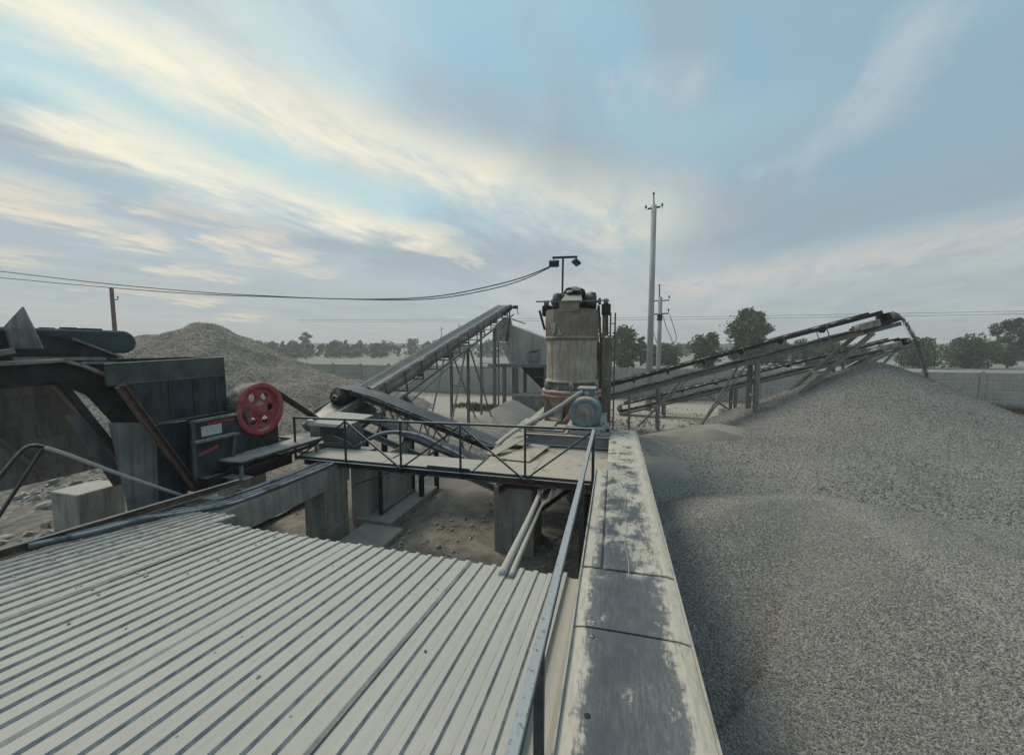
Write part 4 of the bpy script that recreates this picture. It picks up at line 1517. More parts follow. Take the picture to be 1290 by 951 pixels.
# ------------------------------------------------------------------ conveyors
def conveyor(name, label, tail, head, bw, side_mats, roll_step, drum_r=0.13, frame_drop=0.30, frame_h=0.12, skirt=0.0, posts=True, belt_mat='belt_rubber', trough=0.09, cat='conveyor', load=None, board=0.0, board_mat='steel'):
    tail, head = Vector(tail), Vector(head)
    t = thing(name, label, cat, tuple(Vector((tail.x, tail.y, 0))))
    d = head - tail
    L = d.length
    d.normalize()
    s = d.cross(Vector((0, 0, 1))).normalized()
    u = s.cross(d).normalized()

    def W(a, b, c):
        return tail + d * a + s * b + u * c
    # belt loop: top run, head wrap, return run, tail wrap
    st = []
    n = 24
    for i in range(n + 1):
        a = L * i / n
        k = min(1, a / 0.8, (L - a) / 0.8)
        st.append((a, drum_r, max(0, k)))
    for i in range(1, 9):
        an = PI / 2 - PI * i / 9
        st.append((L + drum_r * math.cos(an), drum_r * math.sin(an), 0))
    for i in range(n + 1):
        a = L * (1 - i / n)
        st.append((a, -drum_r - 0.03 * math.sin(PI * i / n * 6) ** 2, 0))
    for i in range(1, 9):
        an = -PI / 2 - PI * i / 9
        st.append((drum_r * math.cos(an), drum_r * math.sin(an), 0))
    cs = [(-0.5, 1), (-0.42, 0.82), (-0.2, 0.12), (0, 0), (0.2, 0.12), (0.42, 0.82), (0.5, 1)]
    mb = MB()
    m = len(cs)
    N = len(st)
    for (a, c, k) in st:
        for (b, h) in cs:
            mb.v.append(tuple(W(a, b * bw * (1 - 0.06 * k), c + h * trough * k)))
    for i in range(N):
        for j in range(m - 1):
            i2 = (i + 1) % N
            mb.f.append((i * m + j, i2 * m + j, i2 * m + j + 1, i * m + j + 1))
            mb.mi.append(0)
    bo = mb.build('belt', belt_mat, t, smooth=True, recalc=False)
    so = bo.modifiers.new('thick', 'SOLIDIFY')
    so.thickness = 0.016
    so.offset = 0
    # drums
    for nm, a in (('head_drum', L), ('tail_drum', 0)):
        mb = MB()
        ax = (d, u, s)
        mb.lathe([(0.03, -bw / 2 - 0.12), (0.03, -bw / 2 - 0.02), (drum_r - 0.012, -bw / 2 - 0.02), (drum_r - 0.012, bw / 2 + 0.02), (0.03, bw / 2 + 0.02), (0.03, bw / 2 + 0.12)], W(a, 0, 0), ax, 24)
        dr = mb.build(nm, side_mats[1], t, smooth='angle')
        for sg in (-1, 1):
            mb = MB()
            c = W(a, sg * (bw / 2 + 0.09), 0)
            mb.obox(c, d * 0.06, s * 0.03, u * 0.05)
            mb.build('bearing', side_mats[0], t)
    # stringers
    fz = -frame_drop
    for sg in (-1, 1):
        mb = MB()
        b = sg * (bw / 2 + 0.05)
        mb.prof([(0, -frame_h / 2), (0.05 * sg, -frame_h / 2), (0.05 * sg, -frame_h / 2 + 0.008), (0.008 * sg, -frame_h / 2 + 0.008), (0.008 * sg, frame_h / 2 - 0.008), (0.05 * sg, frame_h / 2 - 0.008), (0.05 * sg, frame_h / 2), (0, frame_h / 2)], W(-0.1, b, fz), W(L + 0.12, b, fz), u)
        mb.build('stringer', side_mats[0], t)
        if skirt:
            mb = MB()
            mb.obox(W(L / 2, sg * (bw / 2 + 0.02), drum_r + trough + skirt / 2 - 0.02), d * (L / 2 - 0.3), s * 0.006, u * (skirt / 2))
            mb.build('skirt_board', side_mats[0], t)
    if board:
        for sg in (-1, 1):
            mb = MB()
            mb.obox(W(L / 2, sg * (bw / 2 + 0.035), drum_r + 0.015 + (trough * 0.6 if board_mat == 'rubber' else 0)), d * (L / 2 - 0.25), s * 0.006, u * board / 2)
            mb.build('side_board', board_mat, t)
    # carrying roller sets and their brackets
    k = int(L / roll_step)
    for i in range(1, k):
        a = i * roll_step
        mb = MB()
        for (b0, h0, b1, h1) in ((-0.48, 0.98, -0.18, 0.08), (-0.17, 0.03, 0.17, 0.03), (0.18, 0.08, 0.48, 0.98)):
            mb.tube(W(a, b0 * bw, drum_r - 0.055 + h0 * trough), W(a, b1 * bw, drum_r - 0.055 + h1 * trough), 0.042, 8)
        r = mb.build('roller_set', side_mats[1], t)
        mb = MB()
        for sg in (-1, 1):
            mb.bar(W(a, sg * (bw / 2 + 0.055), fz + frame_h / 2), W(a, sg * (bw / 2 + 0.055), drum_r + trough + 0.015), 0.05, 0.012, d)
        mb.bar(W(a, -bw / 2 - 0.06, fz + frame_h / 2 + 0.02), W(a, bw / 2 + 0.06, fz + frame_h / 2 + 0.02), 0.05, 0.03, u)
        mb.build('roller_bracket', side_mats[0], t)
        if i % 2 == 0:
            mb = MB()
            mb.tube(W(a, -bw / 2 - 0.04, -drum_r - 0.09), W(a, bw / 2 + 0.04, -drum_r - 0.09), 0.035, 8)
            mb.build('return_roller', side_mats[1], t)
    if load:
        mb = MB()
        nn, mm = int(L / 0.12), 5
        for i in range(nn + 1):
            for j in range(mm):
                a = 0.3 + (L - 0.3) * i / nn
                b = (j / (mm - 1) - 0.5) * bw * 0.7
                h = trough * (0.35 + 0.6 * (1 - abs(2 * j / (mm - 1) - 1) ** 2)) + 0.03 * h2(a, b, 5, 2) + (0.02 if 0 < j < mm - 1 else -0.02)
                mb.v.append(tuple(W(a, b, drum_r + h)))
        for i in range(nn):
            for j in range(mm - 1):
                mb.f.append((i * mm + j, (i + 1) * mm + j, (i + 1) * mm + j + 1, i * mm + j + 1))
                mb.mi.append(0)
        o = mb.build('gravel_load', load, t, recalc=False)
        o['kind'] = 'stuff'
    return t, W, L, d, s, u


def legpair(t, W, a, bw, fz, matn, foot_z=0.0, w=0.09, splay=0.0, name='leg', shape='i'):
    for sg in (-1, 1):
        top = W(a, sg * (bw / 2 + 0.07), fz)
        bot = Vector((top.x + splay, top.y + 0.0, foot_z))
        mb = MB()
        if shape == 'i':
            mb.ibeam(bot, top, w, w, 0.012, 0.01, up=(0, 1, 0))
        else:
            mb.bar(bot, top, w, w, (0, 1, 0))
        mb.build(name, matn, t)
    pa, pb = W(a, -bw / 2 - 0.07, fz), W(a, bw / 2 + 0.07, fz)
    mb = MB()
    z = foot_z + (pa.z - foot_z) * 0.55
    mb.bar((pa.x + splay * 0.45, pa.y, z), (pb.x + splay * 0.45, pb.y, z), w * 0.5, w * 0.5)
    mb.build('cross_tie', matn, t)


# long feed conveyor to the screen house
t, W, L, d, s, u = conveyor('belt_conveyor', 'long grey conveyor climbing away to the screen house, rollers under its belt', (-5.75, 6.4, 1.62), (-5.75, 20.3, 5.38), 0.56, ('steel', 'rubber'), 0.95, frame_drop=0.40, frame_h=0.07, board=0.15, board_mat='dusty_brown')
for y, mt in ((9.0, 'steel'), (13.55, 'steel'), (17.0, 'steel')):
    legpair(t, W, (y - 6.4) / d.y, 0.56, -0.42, mt, 0, 0.09)
for y0, y1 in ((9.0, 11.6), (13.7, 16.4), (13.3, 11.6)):
    top = W((y0 - 6.4) / d.y, 0.4, -0.42)
    for sg in (-1, 1):
        mb = MB()
        mb.bar((top.x if sg > 0 else top.x - 0.8, y1, 0), (top.x if sg > 0 else top.x - 0.8, y0, top.z), 0.05, 0.05)
        mb.build('brace', 'steel', t)
mb = MB()
mb.bar(W(1.2, 0.36, -0.75), W(6.4, 0.36, -0.50), 0.03, 0.03)
mb.bar(W(1.2, -0.36, -0.75), W(6.4, -0.36, -0.50), 0.03, 0.03)
mb.build('tie_rod', 'steel', t)
mb = MB()
p = W(L, 0.36, 0.0)
mb.obox(p + Vector((0.12, 0.1, 0.02)), (0.12, 0, 0), (0, 0.14, 0), (0, 0, 0.08))
mb.bar(p + Vector((0.2, 0.1, 0)), p + Vector((0.28, 0.1, -0.4)), 0.03, 0.03)
mb.build('head_drive', 'black_steel', t)

# short conveyor bringing crushed stone back up from the cone crusher
t, W, L, d, s, u = conveyor('belt_conveyor', 'short dark conveyor rising left from under the cone crusher platform', (-1.75, 7.3, 0.80), (-5.82, 7.3, 2.12), 0.55, ('steel', 'rubber'), 0.62, drum_r=0.21, frame_drop=0.47, frame_h=0.12, board=0.10, board_mat='black_steel')
legpair(t, W, L - 0.9, 0.55, -0.48, 'black_steel', 0, 0.1)
legpair(t, W, 2.0, 0.55, -0.48, 'black_steel', 0, 0.08)
mb = MB()
mb.slab([W(L + 0.15, -0.34, -0.30), W(L + 0.15, 0.34, -0.30), W(L - 0.65, 0.34, -0.40), W(L - 0.65, -0.34, -0.40)], 0.03)
mb.build('scraper_plate', 'dusty_tan', t)
mb = MB()
mb.slab([W(L + 0.10, 0.345, -0.36), W(L - 0.6, 0.345, -0.36), W(L - 0.62, 0.345, -0.16), W(L - 0.3, 0.345, -0.10)], 0.012)
mb.slab([W(L + 0.10, -0.345, -0.36), W(L - 0.6, -0.345, -0.36), W(L - 0.62, -0.345, -0.16), W(L - 0.3, -0.345, -0.10)], 0.012)
mb.build('side_plate', 'dusty_tan', t)
for aa in (1.2, 2.1, 3.0):
    mb = MB()
    mb.bar(W(aa, 0.34, -0.42), W(aa + 0.5, 0.34, 0.12), 0.04, 0.02)
    mb.build('brace', 'steel', t)

# stockpile conveyors on the right
UBW = 0.62
t, W, L, d, s, u = conveyor('stockpile_conveyor', 'higher stockpile conveyor on the right pouring gravel onto the tall cone', (-0.45, 15.5, 1.42), (8.66, 15.5, 4.20), UBW, ('dusty_brown', 'rubber'), 1.28, drum_r=0.14, frame_drop=0.27, frame_h=0.13, belt_mat='rubber', trough=0.12, board=0.13, board_mat='rubber')
for xx, w in ((4.75, 0.14), (1.55, 0.07), (0.5, 0.07)):
    legpair(t, W, (xx + 0.45) / d.x, UBW, -0.335, 'dusty_brown', 0, w)
for sg in (-1, 1):
    mb = MB()
    a = W((8.0 + 0.45) / d.x, sg * 0.42, -0.34)
    mb.ibeam((4.95, a.y, 0.35), a, 0.11, 0.13, up=(0, 1, 0))
    mb.build('strut', 'dusty_brown', t)
for f in (0.25, 0.6, 0.85):
    mb = MB()
    q = Vector((4.95, 15.5, 0.35)).lerp(W((8.0 + 0.45) / d.x, 0, -0.34), f)
    mb.bar(q + Vector((0, -0.42, 0)), q + Vector((0, 0.42, 0)), 0.08, 0.08)
    mb.build('cross_tie', 'dusty_brown', t)
for sg in (-1, 1):
    mb = MB()
    mb.bar((3.0, a.y, 0.2), W((4.4 + 0.45) / d.x, sg * 0.40, -0.33), 0.05, 0.05)
    mb.bar((0.9, a.y, 0.2), W((2.5 + 0.45) / d.x, sg * 0.40, -0.33), 0.05, 0.05)
    mb.build('brace', 'dusty_brown', t)
mb = MB()
p = W(L - 0.75, 0.42, -0.05)
mb.obox(p, d * 0.28, s * 0.1, u * 0.1)
mb.tube(p + d * -0.42, p + d * 0.05, 0.1, 12)
mb.build('gearbox', 'dusty_tan', t)
mb = MB()
mb.slab([W(L - 0.9, 0.38, -0.28), W(L + 0.22, 0.38, -0.16), W(L + 0.05, 0.38, -0.04), W(L - 0.9, 0.38, -0.1)], 0.012)
mb.slab([W(L - 0.9, -0.38, -0.28), W(L + 0.22, -0.38, -0.16), W(L + 0.05, -0.38, -0.04), W(L - 0.9, -0.38, -0.1)], 0.012)
mb.build('head_plate', 'black_steel', t)

LBW = 0.55
t, W, L, d, s, u = conveyor('stockpile_conveyor', 'lower stockpile conveyor standing behind the higher one on the right', (0.3, 19.0, 0.28), (11.2, 19.0, 3.46), LBW, ('dusty_brown', 'rubber'), 1.45, drum_r=0.12, frame_drop=0.25, frame_h=0.09, belt_mat='rubber', trough=0.08, board=0.08, board_mat='rubber')
for xx, w in ((5.1, 0.11), (9.0, 0.08), (2.2, 0.1)):
    legpair(t, W, (xx - 0.3) / d.x, LBW, -0.295, 'dusty_brown', 0, w)
for sg in (-1, 1):
    mb = MB()
    a = W((10.4 - 0.3) / d.x, sg * 0.38, -0.29)
    mb.bar((7.6, a.y, 1.0), a, 0.11, 0.11)
    mb.build('strut', 'dusty_brown', t)
    mb = MB()
    mb.bar((5.05, a.y, 0.4), W((4.0 - 0.3) / d.x, sg * 0.36, -0.29), 0.07, 0.07)
    mb.bar((9.9, a.y, 1.9), W((10.7 - 0.3) / d.x, sg * 0.36, -0.29), 0.07, 0.07)
    mb.build('brace', 'dusty_brown', t)
mb = MB()
mb.obox(W(L - 0.6, 0.38, -0.02), d * 0.3, s * 0.1, u * 0.1)
mb.build('gearbox', 'dusty_tan', t)

# footing block of the lower conveyor
pier('concrete_pier', 'low dusty footing block under the lower stockpile conveyor leg', 4.75, 5.5, 18.3, 19.7, 0.42, 1, 'concrete')

# the stream of gravel that falls off the higher conveyor
def stream():
    rnd = random.Random(7)
    mb = MB()
    pts = []
    for i in range(1900):
        f = rnd.random() ** 0.85
        x = 8.74 + 1.16 * (f ** 0.62)
        tt = max(0, (x - 8.74)) / 1.16
        z = 4.36 - 0.06 * tt - 2.2 * tt ** 1.95
        j = 0.009 + 0.012 * tt
        pts.append((x + rnd.gauss(0, j), 15.5 + rnd.gauss(0, 0.05), z + rnd.gauss(0, j)))
    for p in pts:
        r = rnd.uniform(0.007, 0.017)
        a = Vector((rnd.gauss(0, 1), rnd.gauss(0, 1), rnd.gauss(0, 1))).normalized()
        b = a.orthogonal().normalized()
        c = a.cross(b)
        P = Vector(p)
        mb.add([P + a * r, P - a * r, P + b * r, P - b * r, P + c * r, P - c * r],
               [(0, 2, 4), (2, 1, 4), (1, 3, 4), (3, 0, 4), (2, 0, 5), (1, 2, 5), (3, 1, 5), (0, 3, 5)])
    o = mb.build('falling_gravel', 'gravel_stone', loc=(9.3, 15.5, 3.2), recalc=False)
    tag(o, 'thin arc of gravel falling from the higher stockpile conveyor head', 'falling gravel', kind='stuff')


stream()


# feed conveyor over the cone crusher (comes up from behind)
t, W, L, d, s, u = conveyor('feed_conveyor', 'feed conveyor whose head drum sits on top of the cone crusher hopper', (-0.86, 14.2, 2.2), (-0.86, 8.75, 4.22), 0.86, ('dusty_brown', 'plate_grey'), 1.1, drum_r=0.17, frame_drop=0.22, frame_h=0.14)
for sg, x in ((-1, -1.50), (1, -0.20)):
    if sg > 0:
        mb = MB()
        mb.channel((x, 8.7, 1.62), (x, 8.7, 4.0), 0.07, 0.12, up=(0, 1, 0))
        mb.build('post', 'hopper_brown', t)
    mb = MB()
    mb.bar((x, 8.75, 4.0), (x, 9.9, 3.55), 0.09, 0.13)
    mb.build('head_arm', 'hopper_brown', t)
    mb = MB()
    mb.box(x - 0.09, x + 0.10, 8.55, 8.95, 3.92, 4.14)
    mb.build('bearing_box', 'black_steel', t)
    mb = MB()
    mb.tube((x - 0.05, 8.6, 4.2), (x + 0.05, 8.6, 4.2), 0.06, 12)
    mb.build('bearing_cap', 'dusty_brown', t)
mb = MB()
mb.bar((-1.58, 7.80, 4.14), (-0.12, 7.80, 4.12), 0.025, 0.025)
mb.build('scraper_rod', 'steel', t)
mb = MB()
mb.slab([(-1.1, 7.88, 4.12), (-0.65, 7.88, 4.12), (-0.70, 8.3, 4.33), (-1.02, 8.3, 4.33)], 0.03)
mb.build('scraper_plate', 'dusty_tan', t)
for sg in (-1, 1):
    mb = MB()
    x = -0.86 + sg * 0.36
    mb.lathe([(0.06, -0.10), (0.17, -0.09), (0.19, 0.0), (0.17, 0.09), (0.06, 0.10)], (x, 8.42, 4.20), 'x', 24)
    mb.build('drum_end', 'wheel_side', t, smooth='angle')
# caked material between the drum ends
bm = bmesh.new()
bmesh.ops.create_icosphere(bm, subdivisions=3, radius=1)
me = bpy.data.meshes.new('caked_gravel')
for v in bm.verts:
    v.co = Vector((v.co.x * 0.24, v.co.y * 0.24, v.co.z * 0.13)) * (1 + 0.35 * mnoise.noise(v.co * 3))
bm.to_mesh(me)
bm.free()
me.materials.append(M['black_steel'])
ck = bpy.data.objects.new('caked_gravel', me)
COL.objects.link(ck)
ck.parent = t
ck.location = Vector((-0.86, 8.42, 4.36)) - Vector(ORG[t.name])
# plated tower at the right behind the crusher
for i, (x0, x1, z0, z1) in enumerate(((-0.34, -0.06, 1.62, 2.5), (-0.32, -0.05, 2.52, 3.42))):
    mb = MB()
    mb.box(x0, x1, 8.72, 8.76, z0, z1)
    mb.build('tower_plate', 'hopper_brown', t)
for x in (-0.10, 0.0):
    mb = MB()
    mb.bar((x, 8.95, 0.1), (x, 8.95, 3.98), 0.035, 0.035, (0, 1, 0))
    mb.build('ladder_rail', 'hopper_brown', t)
for k in range(9):
    mb = MB()
    z = 1.5 + k * 0.28
    mb.bar((-0.12, 8.95, z), (0.02, 8.95, z), 0.02, 0.02)
    mb.build('ladder_rung', 'hopper_brown', t)
mb = MB()
mb.bar((-1.52, 8.5, 3.6), (-1.62, 8.4, 4.02), 0.05, 0.03)
mb.build('stay', 'black_steel', t)


# flood lights
def build_lamp():
    t = thing('floodlight_mast', 'short mast with two black floodlights standing above the cone crusher', 'floodlight', (-1.2, 8.95, 4.1))
    mb = MB()
    mb.tube((-1.2, 8.95, 3.6), (-1.185, 8.95, 5.26), 0.022, 10)
    mb.build('pole', 'black_steel', t)
    mb = MB()
    mb.bar((-1.43, 8.95, 5.27), (-0.86, 8.95, 5.255), 0.04, 0.045)
    mb.build('cross_arm', 'black_steel', t)
    for (x, yaw, tilt) in ((-1.39, 0.2, 0.9), (-0.88, -1.1, 0.9)):
        mb = MB()
        c = Vector((x, 8.93, 5.13))
        Rm = Matrix.Rotation(yaw, 3, 'Z') @ Matrix.Rotation(tilt, 3, 'X')
        mb.obox(c, Rm @ Vector((0.115, 0, 0)), Rm @ Vector((0, 0.03, 0)), Rm @ Vector((0, 0, 0.085)))
        lo = mb.build('lamp_head', 'black_steel', t, bevel=0.01)
        mb = MB()
        mb.obox(c + Rm @ Vector((0, -0.034, 0)), Rm @ Vector((0.1, 0, 0)), Rm @ Vector((0, 0.003, 0)), Rm @ Vector((0, 0, 0.07)))
        mb.build('lamp_glass', 'window_dark', t)
        mb = MB()
        mb.bar(c + Vector((0, 0, 0.04)), c + Vector((0, 0, 0.14)), 0.03, 0.015)
        mb.build('lamp_bracket', 'black_steel', t)
    return t


build_lamp()

# overhead cables from the left to the floodlight mast
def cable(p, q, sag, r, label, name='overhead_cable', n=24, wob=0.0, grp=None, cat='cable'):
    p, q = Vector(p), Vector(q)
    pts = []
    for i in range(n + 1):
        f = i / n
        v = p.lerp(q, f)
        v.z -= 4 * sag * f * (1 - f)
        v.z += wob * math.sin(f * 47) * math.sin(f * 19)
        pts.append(v)
    mb = MB()
    mb.path(pts, r, 6)
    o = mb.build(name, 'wire', loc=tuple(p), smooth=True)
    tag(o, label, cat, grp)


for pts, rr, lab in (([(-24.14, 8.70, 6.208), (-21.30, 8.70, 5.918), (-16.39, 8.70, 5.314), (-11.97, 8.70, 4.845), (-9.34, 8.70, 4.638), (-7.25, 8.70, 4.497), (-5.35, 8.70, 4.431), (-4.04, 8.70, 4.475), (-2.81, 8.70, 4.653), (-2.05, 8.70, 4.819), (-1.44, 8.70, 5.020)], 0.013, 'upper black cable sagging from the left to the floodlight mast'),
                     ([(-24.14, 8.68, 5.940), (-21.29, 8.68, 5.691), (-16.37, 8.68, 5.183), (-11.95, 8.68, 4.783), (-9.32, 8.68, 4.613), (-7.23, 8.68, 4.490), (-5.33, 8.68, 4.399), (-4.03, 8.68, 4.415), (-2.81, 8.68, 4.577), (-2.04, 8.68, 4.762), (-1.44, 8.68, 4.998)], 0.011, 'lower black cable sagging from the left to the floodlight mast')):
    mb = MB()
    mb.path(pts, rr, 6)
    tag(mb.build('overhead_cable', 'wire', loc=pts[5], smooth=True), lab, 'cable')


# ------------------------------------------------------------------ screen house
def build_screen():
    Y0, Y1 = 19.3, 21.6
    t = thing('screen_house', 'grey screening tower on legs with a dark funnel, left of the cone crusher', 'screening tower', (-4.7, 20.2, 0))
    for x in (-5.62, -4.96, -3.4):
        for y in (Y0 + 0.1, Y1 - 0.2):
            mb = MB()
            mb.ibeam((x, y, 0), (x, y, 2.25), 0.17, 0.17, up=(0, 1, 0))
            mb.build('leg', 'steel', t)
    for x in (-6.28, -6.0):
        mb = MB()
        mb.bar((x, Y0 + 0.3, 0), (x, Y0 + 0.3, 4.3), 0.07, 0.07, (0, 1, 0))
        mb.build('post', 'steel', t)
    mb = MB()
    mb.box(-6.5, -3.2, Y0 - 0.05, Y1, 2.18, 2.33)
    mb.build('walk_deck', 'plate_grey', t)
    mb = MB()
    mb.bar((-7.0, Y0 - 0.1, 2.38), (-3.2, Y0 - 0.1, 2.34), 0.05, 0.05)
    mb.bar((-6.5, Y0 - 0.1, 2.9), (-3.2, Y0 - 0.1, 2.9), 0.03, 0.03)
    mb.build('guard_rail', 'plate_pale', t)

    def prism(pts, y0, y1, name, m):
        mb = MB()
        n = len(pts)
        vs = [(x, y0, z) for x, z in pts] + [(x, y1, z) for x, z in pts]
        fs = [tuple(range(n)), tuple(reversed(range(n, 2 * n)))] + [((i + 1) % n, i, n + i, n + (i + 1) % n) for i in range(n)]
        mb.add(vs, fs)
        return mb.build(name, m, t, bevel=0.015)
    prism([(-5.42, 2.335), (-3.25, 2.335), (-3.25, 3.62), (-5.42, 4.42), (-5.5, 3.3)], Y0 + 0.35, Y1, 'screen_box', 'screen_pale')
    prism([(-6.2, 4.35), (-5.6, 4.82), (-5.44, 4.35), (-5.62, 3.50), (-6.1, 3.56)], Y0 + 0.2, Y0 + 1.3, 'feed_chute', 'dusty_tan')
    prism([(-5.9, 3.48), (-5.66, 3.48), (-5.44, 3.3), (-5.2, 2.34), (-5.36, 2.34)], Y0 + 0.25, Y0 + 1.0, 'side_chute', 'screen_pale')
    # ribs on the screen box
    for x in (-5.3, -5.0, -4.2):
        mb = MB()
        mb.bar((x, Y0 + 0.32, 2.34), (x, Y0 + 0.32, 4.30 - 0.36 * (x + 5.42) - 0.05), 0.09, 0.05, (0, 1, 0))
        mb.build('stiffener', 'screen_pale', t)
    # small gabled hatch in front
    mb = MB()
    mb.slab([(-4.42, Y0 + 0.12, 2.95), (-3.72, Y0 + 0.12, 3.12), (-3.72, Y0 + 0.4, 3.12), (-4.42, Y0 + 0.4, 2.95)], 0.03)
    mb.box(-4.35, -3.8, Y0 + 0.2, Y0 + 0.34, 2.345, 2.92)
    mb.build('hatch_housing', 'plate_grey', t)
    # dark funnel under the deck
    mb = MB()
    a = [(-4.75, Y0 + 0.2), (-2.6, Y0 + 0.2), (-2.6, Y1 - 0.3), (-4.75, Y1 - 0.3)]
    b = [(-3.6, Y0 + 0.9), (-3.1, Y0 + 0.9), (-3.1, Y1 - 0.9), (-3.6, Y1 - 0.9)]
    vs = [(x, y, 2.178) for x, y in a] + [(x, y, 0.85) for x, y in b]
    mb.add(vs, [(0, 1, 5, 4), (1, 2, 6, 5), (2, 3, 7, 6), (3, 0, 4, 7), (0, 3, 2, 1), (4, 5, 6, 7)])
    mb.build('funnel', 'black_steel', t)
    mb = MB()
    mb.bar((-4.1, Y0 + 0.5, 1.66), (-2.8, Y0 + 0.5, 1.66), 0.06, 0.06)
    mb.build('funnel_band', 'steel', t)
    prism([(-5.1, 0.78), (-3.0, 0.78), (-3.2, 0.0), (-4.45, 0.0)], Y0 - 0.4, Y0 + 0.8, 'lower_bin', 'dusty_brown')
    mb = MB()
    mb.bar((-5.55, Y0 - 0.1, 0.25), (-4.4, Y0 - 0.2, 0.62), 0.12, 0.08)
    mb.build('brace', 'steel', t)
    # rail end above the roof
    mb = MB()
    mb.bar((-5.4, Y0 + 0.4, 4.75), (-4.55, Y0 + 0.4, 4.45), 0.05, 0.05)
    mb.bar((-5.42, Y0 + 0.4, 4.4), (-5.42, Y0 + 0.4, 5.15), 0.06, 0.06, (0, 1, 0))
    mb.build('top_bracket', 'black_steel', t)


build_screen()


# ------------------------------------------------------------------ jaw crusher
def build_jaw():
    t = thing('jaw_crusher', 'dark navy jaw crusher with tall feed box and a red flywheel', 'crusher', (-5.9, 4.0, 1.4))
    X = -5.6
    # feed box: upper worn plates, lower navy plates
    mb = MB()
    mb.slab([(X, 2.99, 2.775), (X, 4.35, 2.80), (X + 0.03, 4.33, 3.065), (X + 0.03, 2.975, 3.02)], 0.025)
    mb.build('feed_box_plate', 'navy_worn', t)
    mb = MB()
    mb.slab([(X - 0.01, 3.08, 2.77), (X - 0.01, 4.365, 2.795), (X - 0.01, 4.37, 2.245), (X - 0.01, 3.46, 2.235)], 0.03)
    mb.build('feed_box_plate', 'navy', t)
    mb = MB()
    mb.bar((X + 0.012, 3.0, 2.772), (X + 0.012, 4.36, 2.797), 0.03, 0.025)
    mb.bar((X + 0.008, 3.46, 2.235), (X + 0.008, 4.37, 2.245), 0.04, 0.025)
    mb.build('seam_angle', 'navy_worn', t)
    mb = MB()
    mb.slab([(X, 4.37, 2.24), (X, 4.36, 3.06), (X - 0.95, 4.36, 3.06), (X - 0.95, 4.37, 2.24)], 0.025)
    mb.build('feed_box_end', 'navy', t)
    mb = MB()
    mb.slab([(X - 0.95, 3.5, 2.3), (X - 0.95, 4.36, 2.3), (X - 0.95, 4.36, 3.05), (X - 0.95, 3.2, 3.05)], 0.025)
    mb.build('feed_box_plate', 'navy', t)
    for k in range(9):
        mb = MB()
        mb.lathe([(0.014, 0), (0.012, 0.01), (0.004, 0.013)], (X + 0.012, 3.1 + k * 0.15, 2.735), 'x', 8)
        mb.build('rivet', 'navy_worn', t)
    for k in range(3):
        mb = MB()
        mb.bar((X + 0.01, 3.62 + k * 0.3, 2.26), (X + 0.01, 3.62 + k * 0.3, 2.76), 0.02, 0.012, (0, 1, 0))
        mb.build('weld_seam', 'navy', t)
    # lower body plates
    mb = MB()
    mb.slab([(X - 0.02, 3.0, 2.34), (X - 0.02, 3.42, 2.25), (X - 0.02, 3.36, 0.7), (X - 0.02, 3.17, 0.7)], 0.025)
    mb.build('body_plate', 'plate_grey', t)
    mb = MB()
    mb.slab([(X - 0.025, 3.425, 2.22), (X - 0.025, 3.83, 2.21), (X - 0.025, 3.74, 0.7), (X - 0.025, 3.365, 0.7)], 0.03)
    mb.build('body_plate', 'navy', t)
    mb = MB()
    mb.bar((X + 0.0, 3.43, 2.22), (X + 0.0, 3.39, 1.05), 0.03, 0.03, (0, 1, 0))
    mb.build('corner_strip', 'plate_grey', t)
    mb = MB()
    mb.box(-6.3, -5.72, 3.6, 4.36, 1.41, 2.22)
    mb.build('inner_frame', 'black_steel', t)
    # side frame of the jaw
    mb = MB()
    XF = -5.45
    mb.slab([(XF, 3.76, 2.20), (XF, 4.50, 2.22), (XF, 4.60, 1.95), (XF, 4.38, 1.44), (XF, 3.70, 1.46)], 0.05)
    mb.build('side_frame', 'navy', t)
    mb = MB()
    mb.box(XF + 0.026, XF + 0.13, 3.72, 4.32, 1.925, 1.955)
    mb.build('rib', 'plate_grey', t)
    mb = MB()
    mb.box(XF + 0.026, XF + 0.09, 3.72, 4.34, 2.205, 2.235)
    mb.build('rib', 'plate_grey', t)
    mb = MB()
    mb.slab([(XF + 0.05, 3.72, 2.2), (XF + 0.05, 3.765, 2.2), (XF + 0.09, 3.74, 1.46), (XF + 0.09, 3.69, 1.46)], 0.02)
    mb.slab([(XF + 0.06, 4.28, 1.92), (XF + 0.06, 4.33, 1.92), (XF + 0.09, 4.24, 1.46), (XF + 0.09, 4.20, 1.46)], 0.02)
    mb.build('rib', 'navy_worn', t)
    mb = MB()
    mb.box(XF + 0.027, XF + 0.034, 3.86, 4.14, 1.985, 2.125)
    mb.build('notice_plate', 'paper', t)
    mb = MB()
    mb.slab([(XF + 0.0285, 3.80, 1.72), (XF + 0.0285, 4.08, 1.79), (XF + 0.0285, 4.08, 1.83), (XF + 0.0285, 3.80, 1.765)], 0.006)
    mb.build('red_stripe', 'red', t)
    mb = MB()
    mb.box(XF + 0.02, XF + 0.03, 3.95, 4.34, 2.14, 2.17)
    mb.build('red_stripe', 'red', t)
    # bearing block and frame behind the flywheel
    mb = MB()
    mb.box(-5.95, -5.46, 4.42, 5.12, 1.42, 2.05)
    mb.build('frame_block', 'black_steel', t)
    mb = MB()
    mb.lathe([(0.09, -0.5), (0.09, 0.02)], (-5.40, 4.77, 2.23), 'x', 16)
    mb.build('shaft', 'steel', t)
    mb = MB()
    mb.box(-5.85, -5.45, 4.36, 4.62, 2.0, 2.33)
    mb.build('bearing_housing', 'navy_worn', t)
    # flywheel
    c = (-5.66, 4.77, 2.235)
    mb = MB()
